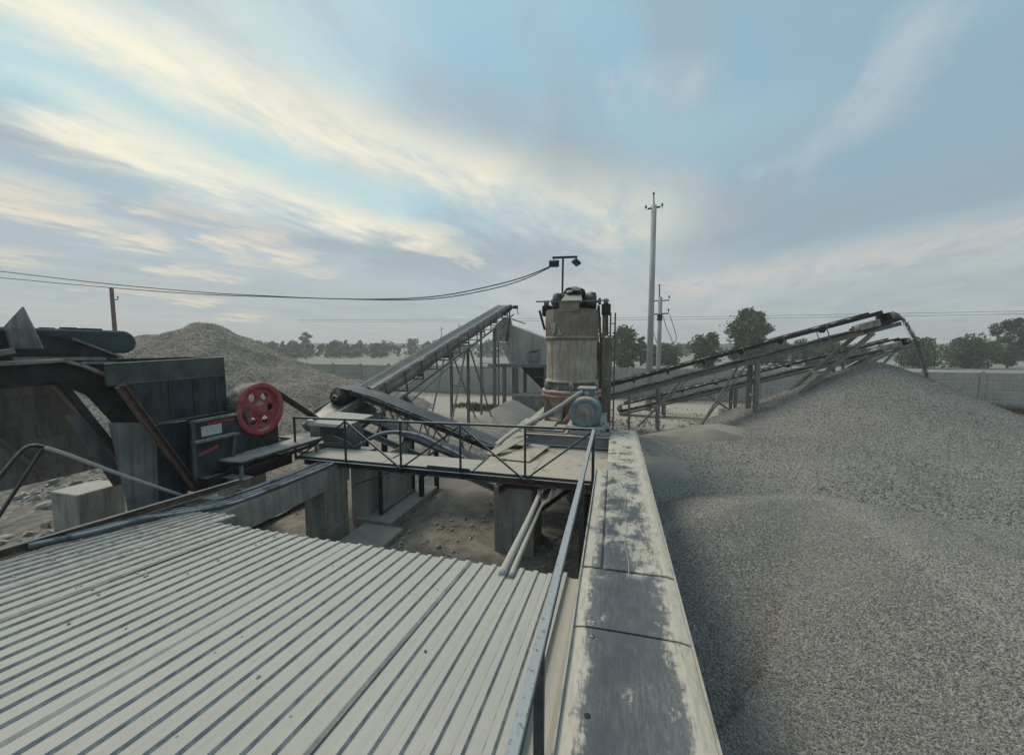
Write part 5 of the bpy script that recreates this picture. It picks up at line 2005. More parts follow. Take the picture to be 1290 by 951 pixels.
    mb.lathe([(0.35, 0.0), (0.41, 0.0), (0.415, 0.03), (0.40, 0.05), (0.415, 0.07), (0.40, 0.09), (0.415, 0.11), (0.40, 0.13), (0.415, 0.15), (0.40, 0.17), (0.415, 0.19), (0.415, 0.26)], c, 'x', 56, closed=False)
    fw = mb.build('flywheel', 'wheel_side', t, smooth=True)
    ORG[fw.name] = ORG[t.name]
    mb = MB()
    mb.lathe([(0.415, 0.262), (0.41, 0.275), (0.352, 0.278), (0.335, 0.268), (0.33, 0.2), (0.335, 0.15)], c, 'x', 56, closed=False)
    mb.build('rim', 'red', fw, smooth=True)
    # web with six round holes, made of wedge pieces
    mb = MB()
    nH, rh, Rm_ = 6, 0.062, 0.215
    xw = c[0] + 0.215
    seg = 12
    for k in range(nH):
        a0 = 2 * PI * (k - 0.5) / nH
        a1 = 2 * PI * (k + 0.5) / nH
        am = 2 * PI * k / nH
        hc = Vector((0, math.cos(am) * Rm_, math.sin(am) * Rm_))
        ring = [hc + Vector((0, rh * math.cos(2 * PI * i / 24), rh * math.sin(2 * PI * i / 24))) for i in range(24)]
        outer = []
        for i in range(24):
            dvec = Vector((0, math.cos(2 * PI * i / 24), math.sin(2 * PI * i / 24)))
            # walk from hole centre to wedge border
            tt = 0.0
            p = hc.copy()
            while tt < 0.4:
                q = hc + dvec * (tt + 0.004)
                rr = math.hypot(q.y, q.z)
                an = math.atan2(q.z, q.y) - am
                an = (an + PI) % (2 * PI) - PI
                if rr > 0.337 or rr < 0.10 or abs(an) > PI / nH + 1e-4:
                    break
                tt += 0.004
                p = q
            outer.append(p)
        base = len(mb.v)
        for off in (0.0, -0.03):
            for q in ring:
                mb.v.append((xw + off, c[1] + q.y, c[2] + q.z))
            for q in outer:
                mb.v.append((xw + off, c[1] + q.y, c[2] + q.z))
        for i in range(24):
            j = (i + 1) % 24
            mb.f.append((base + i, base + j, base + 24 + j, base + 24 + i))
            mb.f.append((base + 48 + i, base + 48 + j, base + 72 + j, base + 72 + i))
            mb.f.append((base + i, base + j, base + 48 + j, base + 48 + i))
            mb.mi += [0, 0, 0]
    mb.build('web', 'red', fw)
    mb = MB()
    mb.lathe([(0.125, 0.18), (0.125, 0.225), (0.10, 0.235), (0.085, 0.285), (0.05, 0.29)], c, 'x', 28)
    mb.build('hub', 'red', fw, smooth='angle')
    # foundation beams under the crusher
    mb = MB()
    mb.box(-6.6, -5.38, 3.86, 5.3, 1.20, 1.405)
    mb.build('base_frame', 'black_steel', t)
    # rusty diagonal brace
    mb = MB()
    mb.channel((X + 0.09, 3.05, 2.76), (X + 0.09, 3.77, 1.32), 0.07, 0.08, 0.01)
    mb.build('brace', 'rust', t)
    return t


build_jaw()

# drive belt and its motor
mb = MB()
for k in range(3):
    x = -5.63 + k * 0.07
    mb.bar((x, 5.06, 2.545), (x, 6.25, 1.72), 0.045, 0.03)
    mb.bar((x, 4.72, 1.80), (x, 6.0, 1.42), 0.045, 0.03)
tag(mb.build('drive_belt', 'rubber', loc=(-5.5, 5.5, 1.9)), 'black drive belts running from the red flywheel down to its motor', 'belt')


def build_motor2():
    t = thing('electric_motor', 'grey green motor under a pale flat cover driving the red flywheel', 'motor', (-5.1, 6.1, 1.3))
    c = (-5.3, 6.1, 1.56)
    mb = MB()
    mb.lathe([(0.12, 0), (0.20, 0.01), (0.22, 0.04), (0.22, 0.5), (0.235, 0.51), (0.235, 0.6), (0.19, 0.64), (0.1, 0.65)], c, 'x', 30)
    mb.build('housing', 'motor_green', t, smooth='angle')
    mb = MB()
    for k in range(22):
        a = 2 * PI * k / 22
        dd = Vector((0, math.cos(a), math.sin(a)))
        mb.bar(Vector(c) + Vector((0.06, 0, 0)) + dd * 0.23, Vector(c) + Vector((0.48, 0, 0)) + dd * 0.23, 0.008, 0.04, dd)
    mb.build('cooling_fin', 'motor_green', t)
    mb = MB()
    mb.lathe([(0.06, -0.3), (0.14, -0.3), (0.14, -0.08), (0.04, -0.08), (0.04, 0.02)], c, 'x', 20)
    mb.build('pulley', 'black_steel', t, smooth='angle')
    mb = MB()
    mb.slab([(-5.45, 5.78, 1.815), (-4.62, 5.78, 1.80), (-4.58, 6.5, 1.87), (-5.42, 6.5, 1.90)], 0.014)
    mb.slab([(-5.45, 5.775, 1.815), (-4.62, 5.775, 1.80), (-4.62, 5.76, 1.76), (-5.45, 5.76, 1.77)], 0.012)
    mb.build('cover_sheet', 'grey_cover', t)
    mb = MB()
    mb.box(-5.4, -4.7, 5.95, 6.25, 1.26, 1.37)
    mb.build('foot', 'motor_green', t)
    mb = MB()
    mb.cbox(-5.42, -5.2, 5.76, 5.9, 1.56, 1.75, 0.01)
    mb.build('terminal_box', 'plate_grey', t)
    mb = MB()
    for k in range(5):
        mb.path([(-5.2 + 0.05 * k, 5.8, 1.55), (-4.95 + 0.06 * k, 5.78, 1.62 - 0.02 * k), (-4.75 + 0.05 * k, 5.82, 1.42), (-4.78 + 0.04 * k, 5.86, 1.3)], 0.011, 6)
    mb.build('power_lead', 'hose', t, smooth=True)
    mb = MB()
    mb.box(-5.75, -4.45, 5.82, 6.4, 1.2, 1.258)
    mb.build('bed_plate', 'steel', t)


build_motor2()


# bench-like step plate in front of the flywheel
def build_bench():
    t = thing('step_platform', 'low grey steel step platform on legs in front of the red flywheel', 'platform', (-5.3, 4.8, 1.28))
    mb = MB()
    mb.slab([(-5.62, 4.08, 1.60), (-5.02, 4.06, 1.60), (-5.02, 5.62, 1.60), (-5.62, 5.5, 1.60)], 0.014)
    mb.build('top_plate', 'plate_grey', t)
    mb = MB()
    mb.bar((-5.02, 4.07, 1.575), (-5.02, 5.62, 1.575), 0.02, 0.035)
    mb.bar((-5.62, 4.07, 1.575), (-5.02, 4.07, 1.575), 0.02, 0.035)
    mb.build('edge_angle', 'black_steel', t)
    for x, y in ((-5.6, 4.1), (-5.05, 4.1), (-5.05, 5.5)):
        mb = MB()
        mb.bar((x, y, 1.36), (x, y, 1.592), 0.04, 0.04, (0, 1, 0))
        mb.build('leg', 'plate_grey', t)
    mb = MB()
    mb.bar((-5.1, 4.2, 1.44), (-5.1, 5.6, 1.50), 0.03, 0.05)
    mb.bar((-5.3, 4.2, 1.42), (-5.3, 5.6, 1.42), 0.03, 0.05)
    mb.build('rail', 'black_steel', t)


build_bench()

mb = MB()
mb.ibeam((-6.4, 4.15, 1.275), (-4.98, 4.15, 1.275), 0.15, 0.165, 0.014, 0.01)
tag(mb.build('steel_beam', 'beam_steel', loc=(-5.7, 4.15, 1.27), bevel=0.002), 'short dusty steel I beam poking out under the step platform', 'beam')
mb = MB()
mb.ibeam((-6.4, 3.62, 1.16), (-4.98, 3.75, 1.16), 0.12, 0.12, 0.012, 0.01)
tag(mb.build('steel_beam', 'dusty_brown', loc=(-5.7, 3.7, 1.15)), 'second steel beam lying lower, nearer the rusty brace', 'beam')


# concrete support wall of the jaw crusher
def build_support():
    t = thing('support_wall', 'concrete beam on a square column carrying the jaw crusher side', 'wall', (-4.65, 4.5, 0))
    mb = MB()
    mb.cbox(-4.88, -4.42, 2.95, 5.56, 0.915, 1.262, 0.012)
    mb.build('lintel', 'concrete', t)
    mb = MB()
    for i in range(3):
        z0 = -0.1 + i * 0.338
        mb = MB()
        mb.cbox(-4.84 + 0.002 * i, -4.422 - 0.003 * (i % 2), 4.965, 5.50, z0, z0 + 0.334, 0.008)
        mb.build('concrete_block', 'concrete', t)
    for i in range(3):
        z0 = -0.1 + i * 0.338
        mb = MB()
        mb.cbox(-4.86, -4.425, 2.95, 3.55, z0, z0 + 0.334, 0.008)
        mb.build('concrete_block', 'concrete', t)
    # rear row that carries the far side
    for y in (5.0,):
        mb = MB()
        mb.cbox(-6.75, -6.3, y, y + 0.6, -0.1, 1.19, 0.01)
        mb.build('rear_column', 'concrete', t)


build_support()
mb = MB()
mb.cbox(-4.62, -4.30, 5.83, 6.36, -0.05, 1.2, 0.01)
tag(mb.build('concrete_slab', 'concrete_light', loc=(-4.45, 6.1, 0)), 'upright pale concrete slab just past the square column, under the footbridge', 'concrete slab')
mb = MB()
mb.cbox(-4.5, -3.75, 5.75, 7.6, -0.05, 0.13, 0.02)
mb.cbox(-4.3, -3.5, 5.0, 5.76, -0.05, 0.06, 0.02)
tag(mb.build('concrete_plinth', 'concrete', loc=(-4.1, 6.4, 0)), 'low concrete plinth on the pit floor below the steel panel frame', 'plinth')


def build_gate():
    t = thing('panel_frame', 'steel frame with a grey sheet panel standing on the plinth under the footbridge', 'panel', (-4.1, 6.5, 0.13))
    X = -4.1
    mb = MB()
    mb.bar((X, 5.98, 0.13), (X, 5.98, 1.25), 0.06, 0.05, (0, 1, 0))
    mb.build('post', 'navy', t)
    mb = MB()
    mb.bar((X, 7.15, 0.13), (X, 7.15, 1.25), 0.06, 0.05, (0, 1, 0))
    mb.build('post', 'black_steel', t)
    mb = MB()
    mb.bar((X, 6.0, 0.17), (X, 7.15, 0.17), 0.06, 0.06)
    mb.build('bottom_bar', 'plate_grey', t)
    mb = MB()
    mb.box(X - 0.02, X - 0.008, 6.0, 7.13, 0.2, 1.22)
    mb.build('sheet_panel', 'concrete', t)


build_gate()

# rusty channel beside the roof
mb = MB()
mb.channel((-4.70, 1.1, 1.60), (-4.70, 3.75, 1.455), 0.045, 0.085, 0.009)
tag(mb.build('steel_channel', 'rust', loc=(-4.7, 2.6, 1.5)), 'long rusty steel channel lying along the left edge of the roof', 'beam')

# hoses along the lintel
hz = [([(-4.66, 1.9, 1.56), (-4.60, 2.25, 1.51), (-4.55, 2.62, 1.475), (-4.50, 2.98, 1.40), (-4.44, 3.45, 1.315), (-4.43, 3.9, 1.30), (-4.425, 4.6, 1.295), (-4.43, 5.1, 1.295), (-4.5, 5.75, 1.30)], 0.030, 'thick blue grey hose lying along the front edge of the concrete beam'),
      ([(-4.70, 2.0, 1.545), (-4.64, 2.5, 1.49), (-4.58, 2.95, 1.42), (-4.53, 3.5, 1.315), (-4.52, 4.4, 1.295), (-4.53, 5.7, 1.30)], 0.022, 'blue hose beside the thick front hose on the concrete beam'),
      ([(-4.72, 2.2, 1.53), (-4.66, 2.9, 1.44), (-4.60, 3.5, 1.32), (-4.60, 4.4, 1.29), (-4.62, 5.8, 1.30)], 0.016, 'thin dark cable third from the front on the concrete beam'),
      ([(-4.74, 2.6, 1.46), (-4.69, 3.3, 1.34), (-4.69, 4.4, 1.29), (-4.72, 5.8, 1.30)], 0.02, 'dark hose furthest back on the concrete beam')]
for pts, r, lab in hz:
    mb = MB()
    mb.path(pts, r, 8)
    tag(mb.build('hose', 'hose', loc=pts[2], smooth=True), lab, 'hose')
mb = MB()
mb.path([(-4.95, 5.95, 1.2), (-4.52, 5.95, 1.40), (-4.12, 5.95, 1.62), (-3.72, 5.95, 1.70), (-3.25, 5.95, 1.655), (-2.85, 5.95, 1.50), (-2.45, 5.95, 1.33), (-2.2, 5.97, 1.1)], 0.035, 10)
tag(mb.build('hose', 'hose', loc=(-3.7, 5.95, 1.6), smooth=True), 'thick grey hose arching up behind the footbridge railing', 'hose')


# ------------------------------------------------------------------ feeder at the far left
def build_feeder():
    t = thing('feeder', 'black feeder chute with a belt drum at the far left, feeding the jaw crusher', 'feeder', (-6.3, 2.4, 0))
    # belt loop on its drum, running along +Y
    prof = []
    for k in range(25):
        an = PI / 2 - PI * k / 24
        prof.append((3.40 + 0.14 * math.cos(an), 3.27 + 0.14 * math.sin(an)))
    poly = [(0.2, 3.41)] + prof + [(0.2, 3.13)]
    mb = MB()
    n = len(poly)
    x0, x1 = -6.75, -5.98
    vs = [(x1, y, z) for y, z in poly] + [(x0, y, z) for y, z in poly]
    fs = [tuple(range(n)), tuple(reversed(range(n, 2 * n)))] + [((i + 1) % n, i, n + i, n + (i + 1) % n) for i in range(n)]
    mb.add(vs, fs)
    o = mb.build('belt', 'belt_dark', t, bevel=0.02)
    mb = MB()
    for k in range(22):
        y = 0.6 + k * 0.125
        mb.obox((-6.3 + 0.2 * math.sin(k * 7), y, 3.42), (0.05 + 0.02 * math.sin(k), 0, 0), (0, 0.05, 0), (0, 0, 0.011 + 0.006 * math.sin(3 * k)))
    g = mb.build('gravel_load', 'black_steel', t)
    g['kind'] = 'stuff'
    # side bracket plate
    mb = MB()
    X = -5.86
    mb.slab([(X, 2.30, 3.36), (X, 2.56, 3.375), (X, 2.69, 3.33), (X, 2.90, 3.285), (X, 3.09, 3.225), (X, 3.28, 3.07), (X, 2.75, 3.05), (X, 2.30, 3.04)], 0.03)
    mb.build('side_bracket', 'black_steel', t)
    mb = MB()
    mb.bar((X + 0.03, 2.86, 3.30), (X + 0.03, 3.30, 3.08), 0.02, 0.025)
    mb.bar((X + 0.03, 2.4, 3.09), (X + 0.03, 3.12, 3.07), 0.06, 0.035)
    mb.bar((X + 0.05, 2.9, 3.03), (X + 0.05, 3.22, 3.02), 0.03, 0.03)
    mb.build('edge_strip', 'plate_grey', t)
    # black flank plates
    mb = MB()
    X = -5.75
    mb.slab([(X, 1.9, 3.02), (X, 2.28, 3.02), (X, 2.70, 3.055), (X, 2.84, 2.99), (X, 3.05, 2.86), (X, 3.19, 2.735), (X, 3.53, 2.25), (X, 3.11, 2.30), (X, 2.90, 2.66), (X, 2.66, 2.83), (X, 2.27, 2.80), (X, 1.9, 2.78)], 0.03)
    mb.build('flank_plate', 'black_steel', t)
    # curved dusty lip on top of it
    mb = MB()
    for a, b in (((1.9, 3.025), (2.70, 3.062)), ((2.70, 3.062), (2.87, 2.99)), ((2.87, 2.99), (3.06, 2.87))):
        mb.slab([(X + 0.10, a[0], a[1]), (X + 0.10, b[0], b[1]), (X - 0.3, b[0], b[1] + 0.02), (X - 0.3, a[0], a[1] + 0.02)], 0.03)
    mb.build('flank_lip', 'slab_brown', t)
    mb = MB()
    X = -5.72
    mb.bar((X, 2.68, 2.835), (X, 3.12, 1.93), 0.05, 0.06)
    mb.build('strut', 'black_steel', t)
    mb = MB()
    mb.bar((X - 0.25, 2.75, 2.78), (X - 0.25, 3.25, 1.80), 0.05, 0.03)
    mb.build('strut', 'dusty_brown', t)
    mb = MB()
    X = -5.93
    mb.slab([(X, 2.79, 2.44), (X, 2.97, 2.42), (X, 3.30, 1.50), (X, 3.16, 1.50)], 0.02)
    mb.build('chute_plate', 'plate_grey', t)
    # broken plate sticking up
    mb = MB()
    Y = 2.42
    mb.slab([(-5.62, Y, 3.60), (-5.86, Y - 0.04, 3.40), (-5.82, Y - 0.02, 3.19), (-5.48, Y + 0.05, 3.19), (-5.53, Y + 0.02, 3.39)], 0.012)
    mb.build('broken_plate', 'plate_grey', t)
    mb = MB()
    mb.bar((-5.75, 1.9, 3.05), (-5.70, 2.36, 3.17), 0.09, 0.05)
    mb.build('ledge', 'dusty_tan', t)
    mb = MB()
    mb.box(-5.95, -5.88, 2.3, 3.0, 2.8, 3.03)
    mb.build('rear_plate', 'black_steel', t)
    # legs holding the feeder
    for x, y in ((-6.1, 1.0), (-6.8, 1.0)):
        mb = MB()
        mb.bar((x, y, 0), (x, y, 3.12), 0.12, 0.12, (0, 1, 0))
        mb.build('leg', 'black_steel', t)


build_feeder()


# plank wall behind
def build_planks():
    t = thing('plank_wall', 'dusty brown plank hopper wall hanging behind the black feeder', 'hopper wall', (-7, 2.6, 1.5))
    X = -7.0
    n = 7
    for k in range(n):
        f0, f1 = k / n, (k + 1) / n
        za, zb = 2.80 - 1.28 * f0, 2.80 - 1.28 * f1 - 0.004
        ya = 3.20 + 0.62 * f0
        yb = 3.20 + 0.62 * f1
        dx = 0.007 * (-1) ** k
        mb = MB()
        mb.slab([(X + dx, 0.4, za - 0.02), (X + dx, ya, za), (X + dx, yb, zb), (X + dx, 0.4, zb - 0.02)], 0.05)
        mb.build('plank', 'slab_brown', t)
    mb = MB()
    mb.bar((X + 0.06, 2.3, 2.75), (X + 0.10, 3.0, 1.6), 0.16, 0.03)
    mb.build('batten', 'dusty_brown', t)
    for y in (0.8, 2.4):
        mb = MB()
        mb.bar((X - 0.15, y, 0), (X - 0.15, y, 2.8), 0.15, 0.15, (0, 1, 0))
        mb.build('post', 'slab_brown', t)


build_planks()


def build_leftrail():
    t = thing('handrail', 'bent pipe handrail with a light top and dark braces at the far left', 'railing', (-5.05, 2.4, 1.4))
    X = -5.03
    mb = MB()
    mb.path([(X, 2.205, 2.295), (X, 2.35, 2.19), (X, 2.7, 1.90), (X, 3.32, 1.41)], 0.018, 8)
    mb.build('top_pipe', 'pipe_pale', t, smooth=True)
    mb = MB()
    mb.path([(X, 2.205, 2.295), (X, 2.14, 2.325), (X, 2.07, 2.29), (X, 1.9, 2.06), (X, 1.7, 1.82)], 0.018, 8)
    mb.build('bent_pipe', 'black_steel', t, smooth=True)
    mb = MB()
    mb.tube((X, 2.2, 2.28), (X, 1.85, 1.67), 0.015, 8)
    mb.build('brace', 'black_steel', t)
    mb = MB()
    mb.tube((X, 3.31, 1.42), (X, 3.33, 1.2), 0.018, 8)
    mb.build('post', 'black_steel', t)


build_leftrail()

# rubble stones on the bank
rk = random.Random(21)
proto = [stone_mesh('boulder', s, 1.0, 'boulder') for s in (1, 4, 8)]
spots = [(-9.4, 2.6, .16), (-9.0, 3.0, .09), (-9.7, 3.3, .12), (-8.6, 3.3, .08), (-9.2, 3.5, .1), (-8.9, 2.5, .07), (-8.4, 2.7, .1), (-10.2, 3.0, .12), (-8.1, 3.2, .11), (-7.7, 2.9, .08), (-7.4, 2.6, .1), (-9.6, 2.2, .07),
         (-8.6, 2.2, .06), (-10.4, 3.8, .15), (-9.9, 4.3, .1), (-7.9, 2.3, .07), (-10.8, 4.4, .11), (-9.2, 4.4, .08)]
for i, (x, y, s_) in enumerate(spots):
    o = bpy.data.objects.new('boulder', proto[i % 3])
    COL.objects.link(o)
    zg = 0.55 - 0.12 * math.hypot((x + 11.5) * 0.8, (y - 5.5)) + 0.10 * h2(x, y, 0.9, 3) + 0.06 * h2(x, y, 2.6, 5.0)
    o.location = (x, y, max(zg, 0) + s_ * 0.15)
    o.scale = (s_ * rk.uniform(0.9, 1.5), s_ * rk.uniform(0.8, 1.2), s_ * 0.7)
    o.rotation_euler = (0, 0, rk.uniform(0, 6))
    tag(o, 'pale boulder lying on the soil bank at the left', 'boulder', 'boulders on the left bank')


def rubble(label, regions, seed, material, loc):
    rnd = random.Random(seed)
    mb = MB()
    for (x0, x1, y0, y1, n, r0, r1, zf) in regions:
        for k in range(n):
            x, y = rnd.uniform(x0, x1), rnd.uniform(y0, y1)
            if h2(x, y, 1.1, seed) + 0.35 * rnd.random() < 0.1:
                continue
            r = r0 + (r1 - r0) * rnd.random() ** 3
            z = zf(x, y) + r * 0.25
            P = Vector((x, y, z))
            a = Vector((rnd.gauss(0, 1), rnd.gauss(0, 1), rnd.gauss(0, .5))).normalized()
            b = a.orthogonal().normalized()
            c = a.cross(b)
            ra, rb, rc = r * rnd.uniform(.8, 1.5), r * rnd.uniform(.6, 1.1), r * rnd.uniform(.5, .9)
            vs = [P + a * ra, P - a * ra, P + b * rb, P - b * rb, P + c * rc, P - c * rc, P + (a + b + c) * r * 0.55, P + (c - a - b) * r * 0.5]
            mb.add(vs, [(0, 2, 6), (2, 4, 6), (4, 0, 6), (2, 1, 4), (1, 3, 7), (3, 4, 7), (4, 1, 7), (3, 0, 4), (2, 0, 5), (1, 2, 5), (3, 1, 5), (0, 3, 5)])
    o = mb.build('rubble', material, loc=loc, recalc=False)
    tag(o, label, 'rubble', kind='stuff')


def flat(x, y):
    return 0.05 * h2(x, y, 0.45, 3.1) + 0.03 * h2(x, y, 1.3, 8.0) - 0.03


def bank(x, y):
    return max(0.55 - 0.12 * math.hypot((x + 11.5) * 0.8, (y - 5.5)) + 0.10 * h2(x, y, 0.9, 3) + 0.06 * h2(x, y, 2.6, 5.0), -0.02)


rubble('scattered crushed stone on the pit floor under the footbridge', [(-4.2, -0.3, 3.0, 9.5, 2600, 0.008, 0.05, flat), (-4.5, -1.8, 9.5, 17, 700, 0.01, 0.06, flat), (-6.3, -4.9, 3.0, 6.0, 300, 0.01, 0.05, flat)], 5, 'boulder', (-2.5, 6, 0))
rubble('scattered broken stone on the soil bank at the far left', [(-12.5, -6.2, 1.0, 7.0, 2600, 0.012, 0.09, bank)], 6, 'boulder', (-9, 4, 0))
rubble('spilled stone around the tails of the stockpile conveyors', [(-0.2, 3.6, 13.5, 18.0, 900, 0.015, 0.09, flat), (0.45, 5.5, 16, 22, 500, 0.015, 0.06, flat)], 8, 'stone', (1.5, 16, 0))


# ------------------------------------------------------------------ concrete fence
def build_fence():
    t = thing('concrete_fence', 'long pale concrete panel fence closing the yard in front of the field', 'fence', (0, 25.5, 0))
    rnd = random.Random(3)
    x = -34.0
    k = 0
    pm = None
    post = None
    while x < 36:
        if post is None:
            mb = MB()
            mb.cbox(x - 0.09, x + 0.09, 25.42, 25.6, -0.2, 2.0, 0.015)
            post = mb.build('post', 'concrete_fence', t)
            px0 = x
        else:
            o = post.copy()
            COL.objects.link(o)
            o.location = Vector((x - px0, 0, 0))
        if pm is None:
            mb = MB()
            for r in range(4):
                z0 = -0.05 + r * 0.49
                mb.box(x + 0.10, x + 2.40, 25.48, 25.54, z0, z0 + 0.475)
                mb.box(x + 0.22, x + 2.28, 25.465, 25.48, z0 + 0.07, z0 + 0.40)
            pm = mb.build('panel', 'concrete_fence', t)
            qx0 = x
        else:
            o = pm.copy()
            COL.objects.link(o)
            o.location = Vector((x - qx0, 0, rnd.uniform(-0.02, 0.02)))
        x += 2.5
        k += 1


build_fence()


# ------------------------------------------------------------------ utility poles
def insulator(mb, p):
    mb.lathe([(0.015, 0), (0.015, 0.09), (0.05, 0.10), (0.05, 0.14), (0.03, 0.15), (0.05, 0.17), (0.04, 0.22), (0.01, 0.235)], p, 'z', 10)


def build_poles():
    x, y = 1.74, 20.6
    t = thing('utility_pole', 'tall tapered concrete utility pole right of the cone crusher', 'pole', (x, y, 0))
    mb = MB()
    mb.lathe([(0.17, -0.1), (0.125, 10.2)], (x, y, 0), 'z', 12, a0=0.2)
    mb.build('shaft', 'pole_concrete', t, smooth='angle')
    mb = MB()
    mb.bar((x - 0.30, y, 10.05), (x + 0.30, y, 10.1), 0.07, 0.07)
    mb.bar((x, y, 10.2), (x - 0.03, y, 10.65), 0.05, 0.05, (0, 1, 0))
    mb.build('cross_arm', 'black_steel', t)
    for p in ((x - 0.38, y, 10.0), (x + 0.38, y, 10.03), (x - 0.03, y, 10.6)):
        mb = MB()
        insulator(mb, p)
        mb.build('insulator', 'porcelain', t)
    x, y = 2.62, 25.0
    t = thing('utility_pole', 'shorter utility pole with two crossarms and hanging cables, beside the tall pole', 'pole', (x, y, 0))
    mb = MB()
    mb.lathe([(0.15, -0.1), (0.115, 6.25)], (x, y, 0), 'z', 10)
    mb.build('shaft', 'pole_concrete', t, smooth='angle')
    mb = MB()
    mb.bar((x - 0.55, y, 6.02), (x + 0.5, y, 6.05), 0.06, 0.06)
    mb.build('cross_arm', 'black_steel', t)
    mb = MB()
    mb.bar((x - 0.45, y, 5.22), (x + 0.5, y, 5.27), 0.07, 0.07)
    mb.box(x - 0.14, x + 0.14, y - 0.14, y + 0.14, 4.85, 5.22)
    mb.build('cross_arm', 'black_steel', t)
    mb = MB()
    mb.tube((x - 0.05, y, 6.2), (x - 0.07, y, 6.85), 0.035, 8)
    mb.build('top_pin', 'black_steel', t)
    for p in ((x - 0.55, y, 6.08), (x + 0.5, y, 6.1), (x - 0.07, y, 6.8), (x - 0.44, y, 5.3), (x + 0.48, y, 5.32)):
        mb = MB()
        insulator(mb, p)
        mb.build('insulator', 'porcelain', t)
    for pts in ([(x - 0.45, y, 5.2), (x - 0.42, y, 4.5), (x - 0.2, y, 3.7), (x - 0.1, y, 3.4)], [(x + 0.2, y, 5.1), (x + 0.4, y, 4.4), (x + 0.75, y, 3.55), (x + 0.45, y, 3.35), (x + 0.15, y, 3.2)], [(x + 0.55, y, 5.2), (x + 0.85, y, 4.3), (x + 0.98, y, 3.7), (x + 0.75, y, 3.45)]):
        mb = MB()
        mb.path(pts, 0.018, 6)
        mb.build('hanging_cable', 'wire', t, smooth=True)
    # thin rusty pole on the left
    x, y = -36.0, 20.0
    t = thing('utility_pole', 'thin dark pole standing behind the brown heap on the left', 'pole', (x, y, 0))
    mb = MB()
    mb.lathe([(0.16, -0.1), (0.12, 7.6)], (x, y, 0), 'z', 8)
    mb.build('shaft', 'rust', t)
    mb = MB()
    mb.bar((x, y, 6.7), (x + 0.6, y, 6.75), 0.06, 0.06)
    mb.build('cross_arm', 'rust', t)
    mb = MB()
    insulator(mb, (x + 0.6, y, 6.75))
    mb.build('insulator', 'porcelain', t)
    # small far poles in the field
    for (x, y, h, lab) in ((-47.0, 99.0, 9.0, 'faint far pole in the field, nearer the tall poplar'), (-54, 128.0, 12.0, 'faint taller far mast beside the far field pole'), (-31.0, 118.0, 8.0, 'far small pole close to the long conveyor')):
        mb = MB()
        mb.lathe([(0.18, -0.1), (0.13, h)], (x, y, 0), 'z', 6)
        mb.bar((x - 0.8, y, h - 0.5), (x + 0.8, y, h - 0.5), 0.12, 0.12)
        tag(mb.build('utility_pole', 'pole_concrete', loc=(x, y, 0)), lab, 'pole')


build_poles()
for k, z in enumerate((8.45, 8.1)):
    cable((-60, 62, z + 0.2), (80, 62, z - 0.6), 0.5, 0.022, ('upper' if k == 0 else 'lower') + ' thin power line crossing low in the sky behind the trees', 'power_line', 30, cat='power line')


# ------------------------------------------------------------------ trees
def tree(x, y, h, w, label, seed, leaves, mats, base=0.25, trunk_r=0.16, name='tree', group='trees beyond the fence', leaf=0.34, lobes=14, spread=0.5, cat='tree', gap=0.0):
    rnd = random.Random(seed)
    t = thing(name, label, cat, (x, y, 0), group)
    mb = MB()
    top = Vector((x + rnd.uniform(-.2, .2), y, h * 0.86))
    b0 = Vector((x, y, -0.1))
    mid = b0.lerp(top, 0.45) + Vector((rnd.uniform(-.15, .15), 0, 0))
    mb.tube(b0, mid, trunk_r, 8, trunk_r * 0.7)
    mb.tube(mid, top, trunk_r * 0.7, 7, trunk_r * 0.2)
    cent = []
    for i in range(lobes):
        f = (i + 0.5) / lobes
        zz = h * (base + (0.98 - base) * f)
        prof = math.sin(PI * (0.12 + 0.83 * f)) ** 0.6
        a = i * 2.4 + rnd.uniform(-.4, .4)
        rr = w / 2 * prof * rnd.uniform(0.25, 0.85)
        c = Vector((x + rr * math.cos(a), y + rr * math.sin(a), zz * rnd.uniform(0.95, 1.03)))
        cent.append((c, w * spread * 0.5 * rnd.uniform(0.55, 1.05) * (0.6 + 0.4 * prof)))
        st = b0.lerp(top, max(0.15, min(0.9, zz / h - 0.18)))
        mb.tube(st, c, trunk_r * 0.28, 5, trunk_r * 0.08)
    mb.build('trunk', 'bark', t)
    mb = MB()
    leaf *= 0.72
    for k in range(int(leaves * 2.2)):
        c, r = cent[rnd.randrange(lobes)]
        v = Vector((rnd.gauss(0, 1), rnd.gauss(0, 1), rnd.gauss(0, 1)))
        v = v.normalized() * r * (rnd.random() ** 0.45) * (1 + 0.25 * rnd.gauss(0, 1) * (rnd.random() < 0.25))
        v.z *= 0.8
        p = c + v
        if p.z < 0.1:
            continue
        q = Vector((rnd.gauss(0, 1), rnd.gauss(0, 1), rnd.gauss(0, 1))).normalized()
        a = q.orthogonal().normalized()
        b = q.cross(a)
        s1, s2 = leaf * rnd.uniform(0.5, 1.1), leaf * rnd.uniform(0.3, 0.7)
        mb.cur = rnd.choices(range(len(mats)), [3, 2, 1][:len(mats)])[0]
        mb.add([p - a * s1, p - b * s2, p + a * s1, p + b * s2], [(0, 1, 2, 3)])
    mb.build('crown', list(mats), t, recalc=False)
    return t


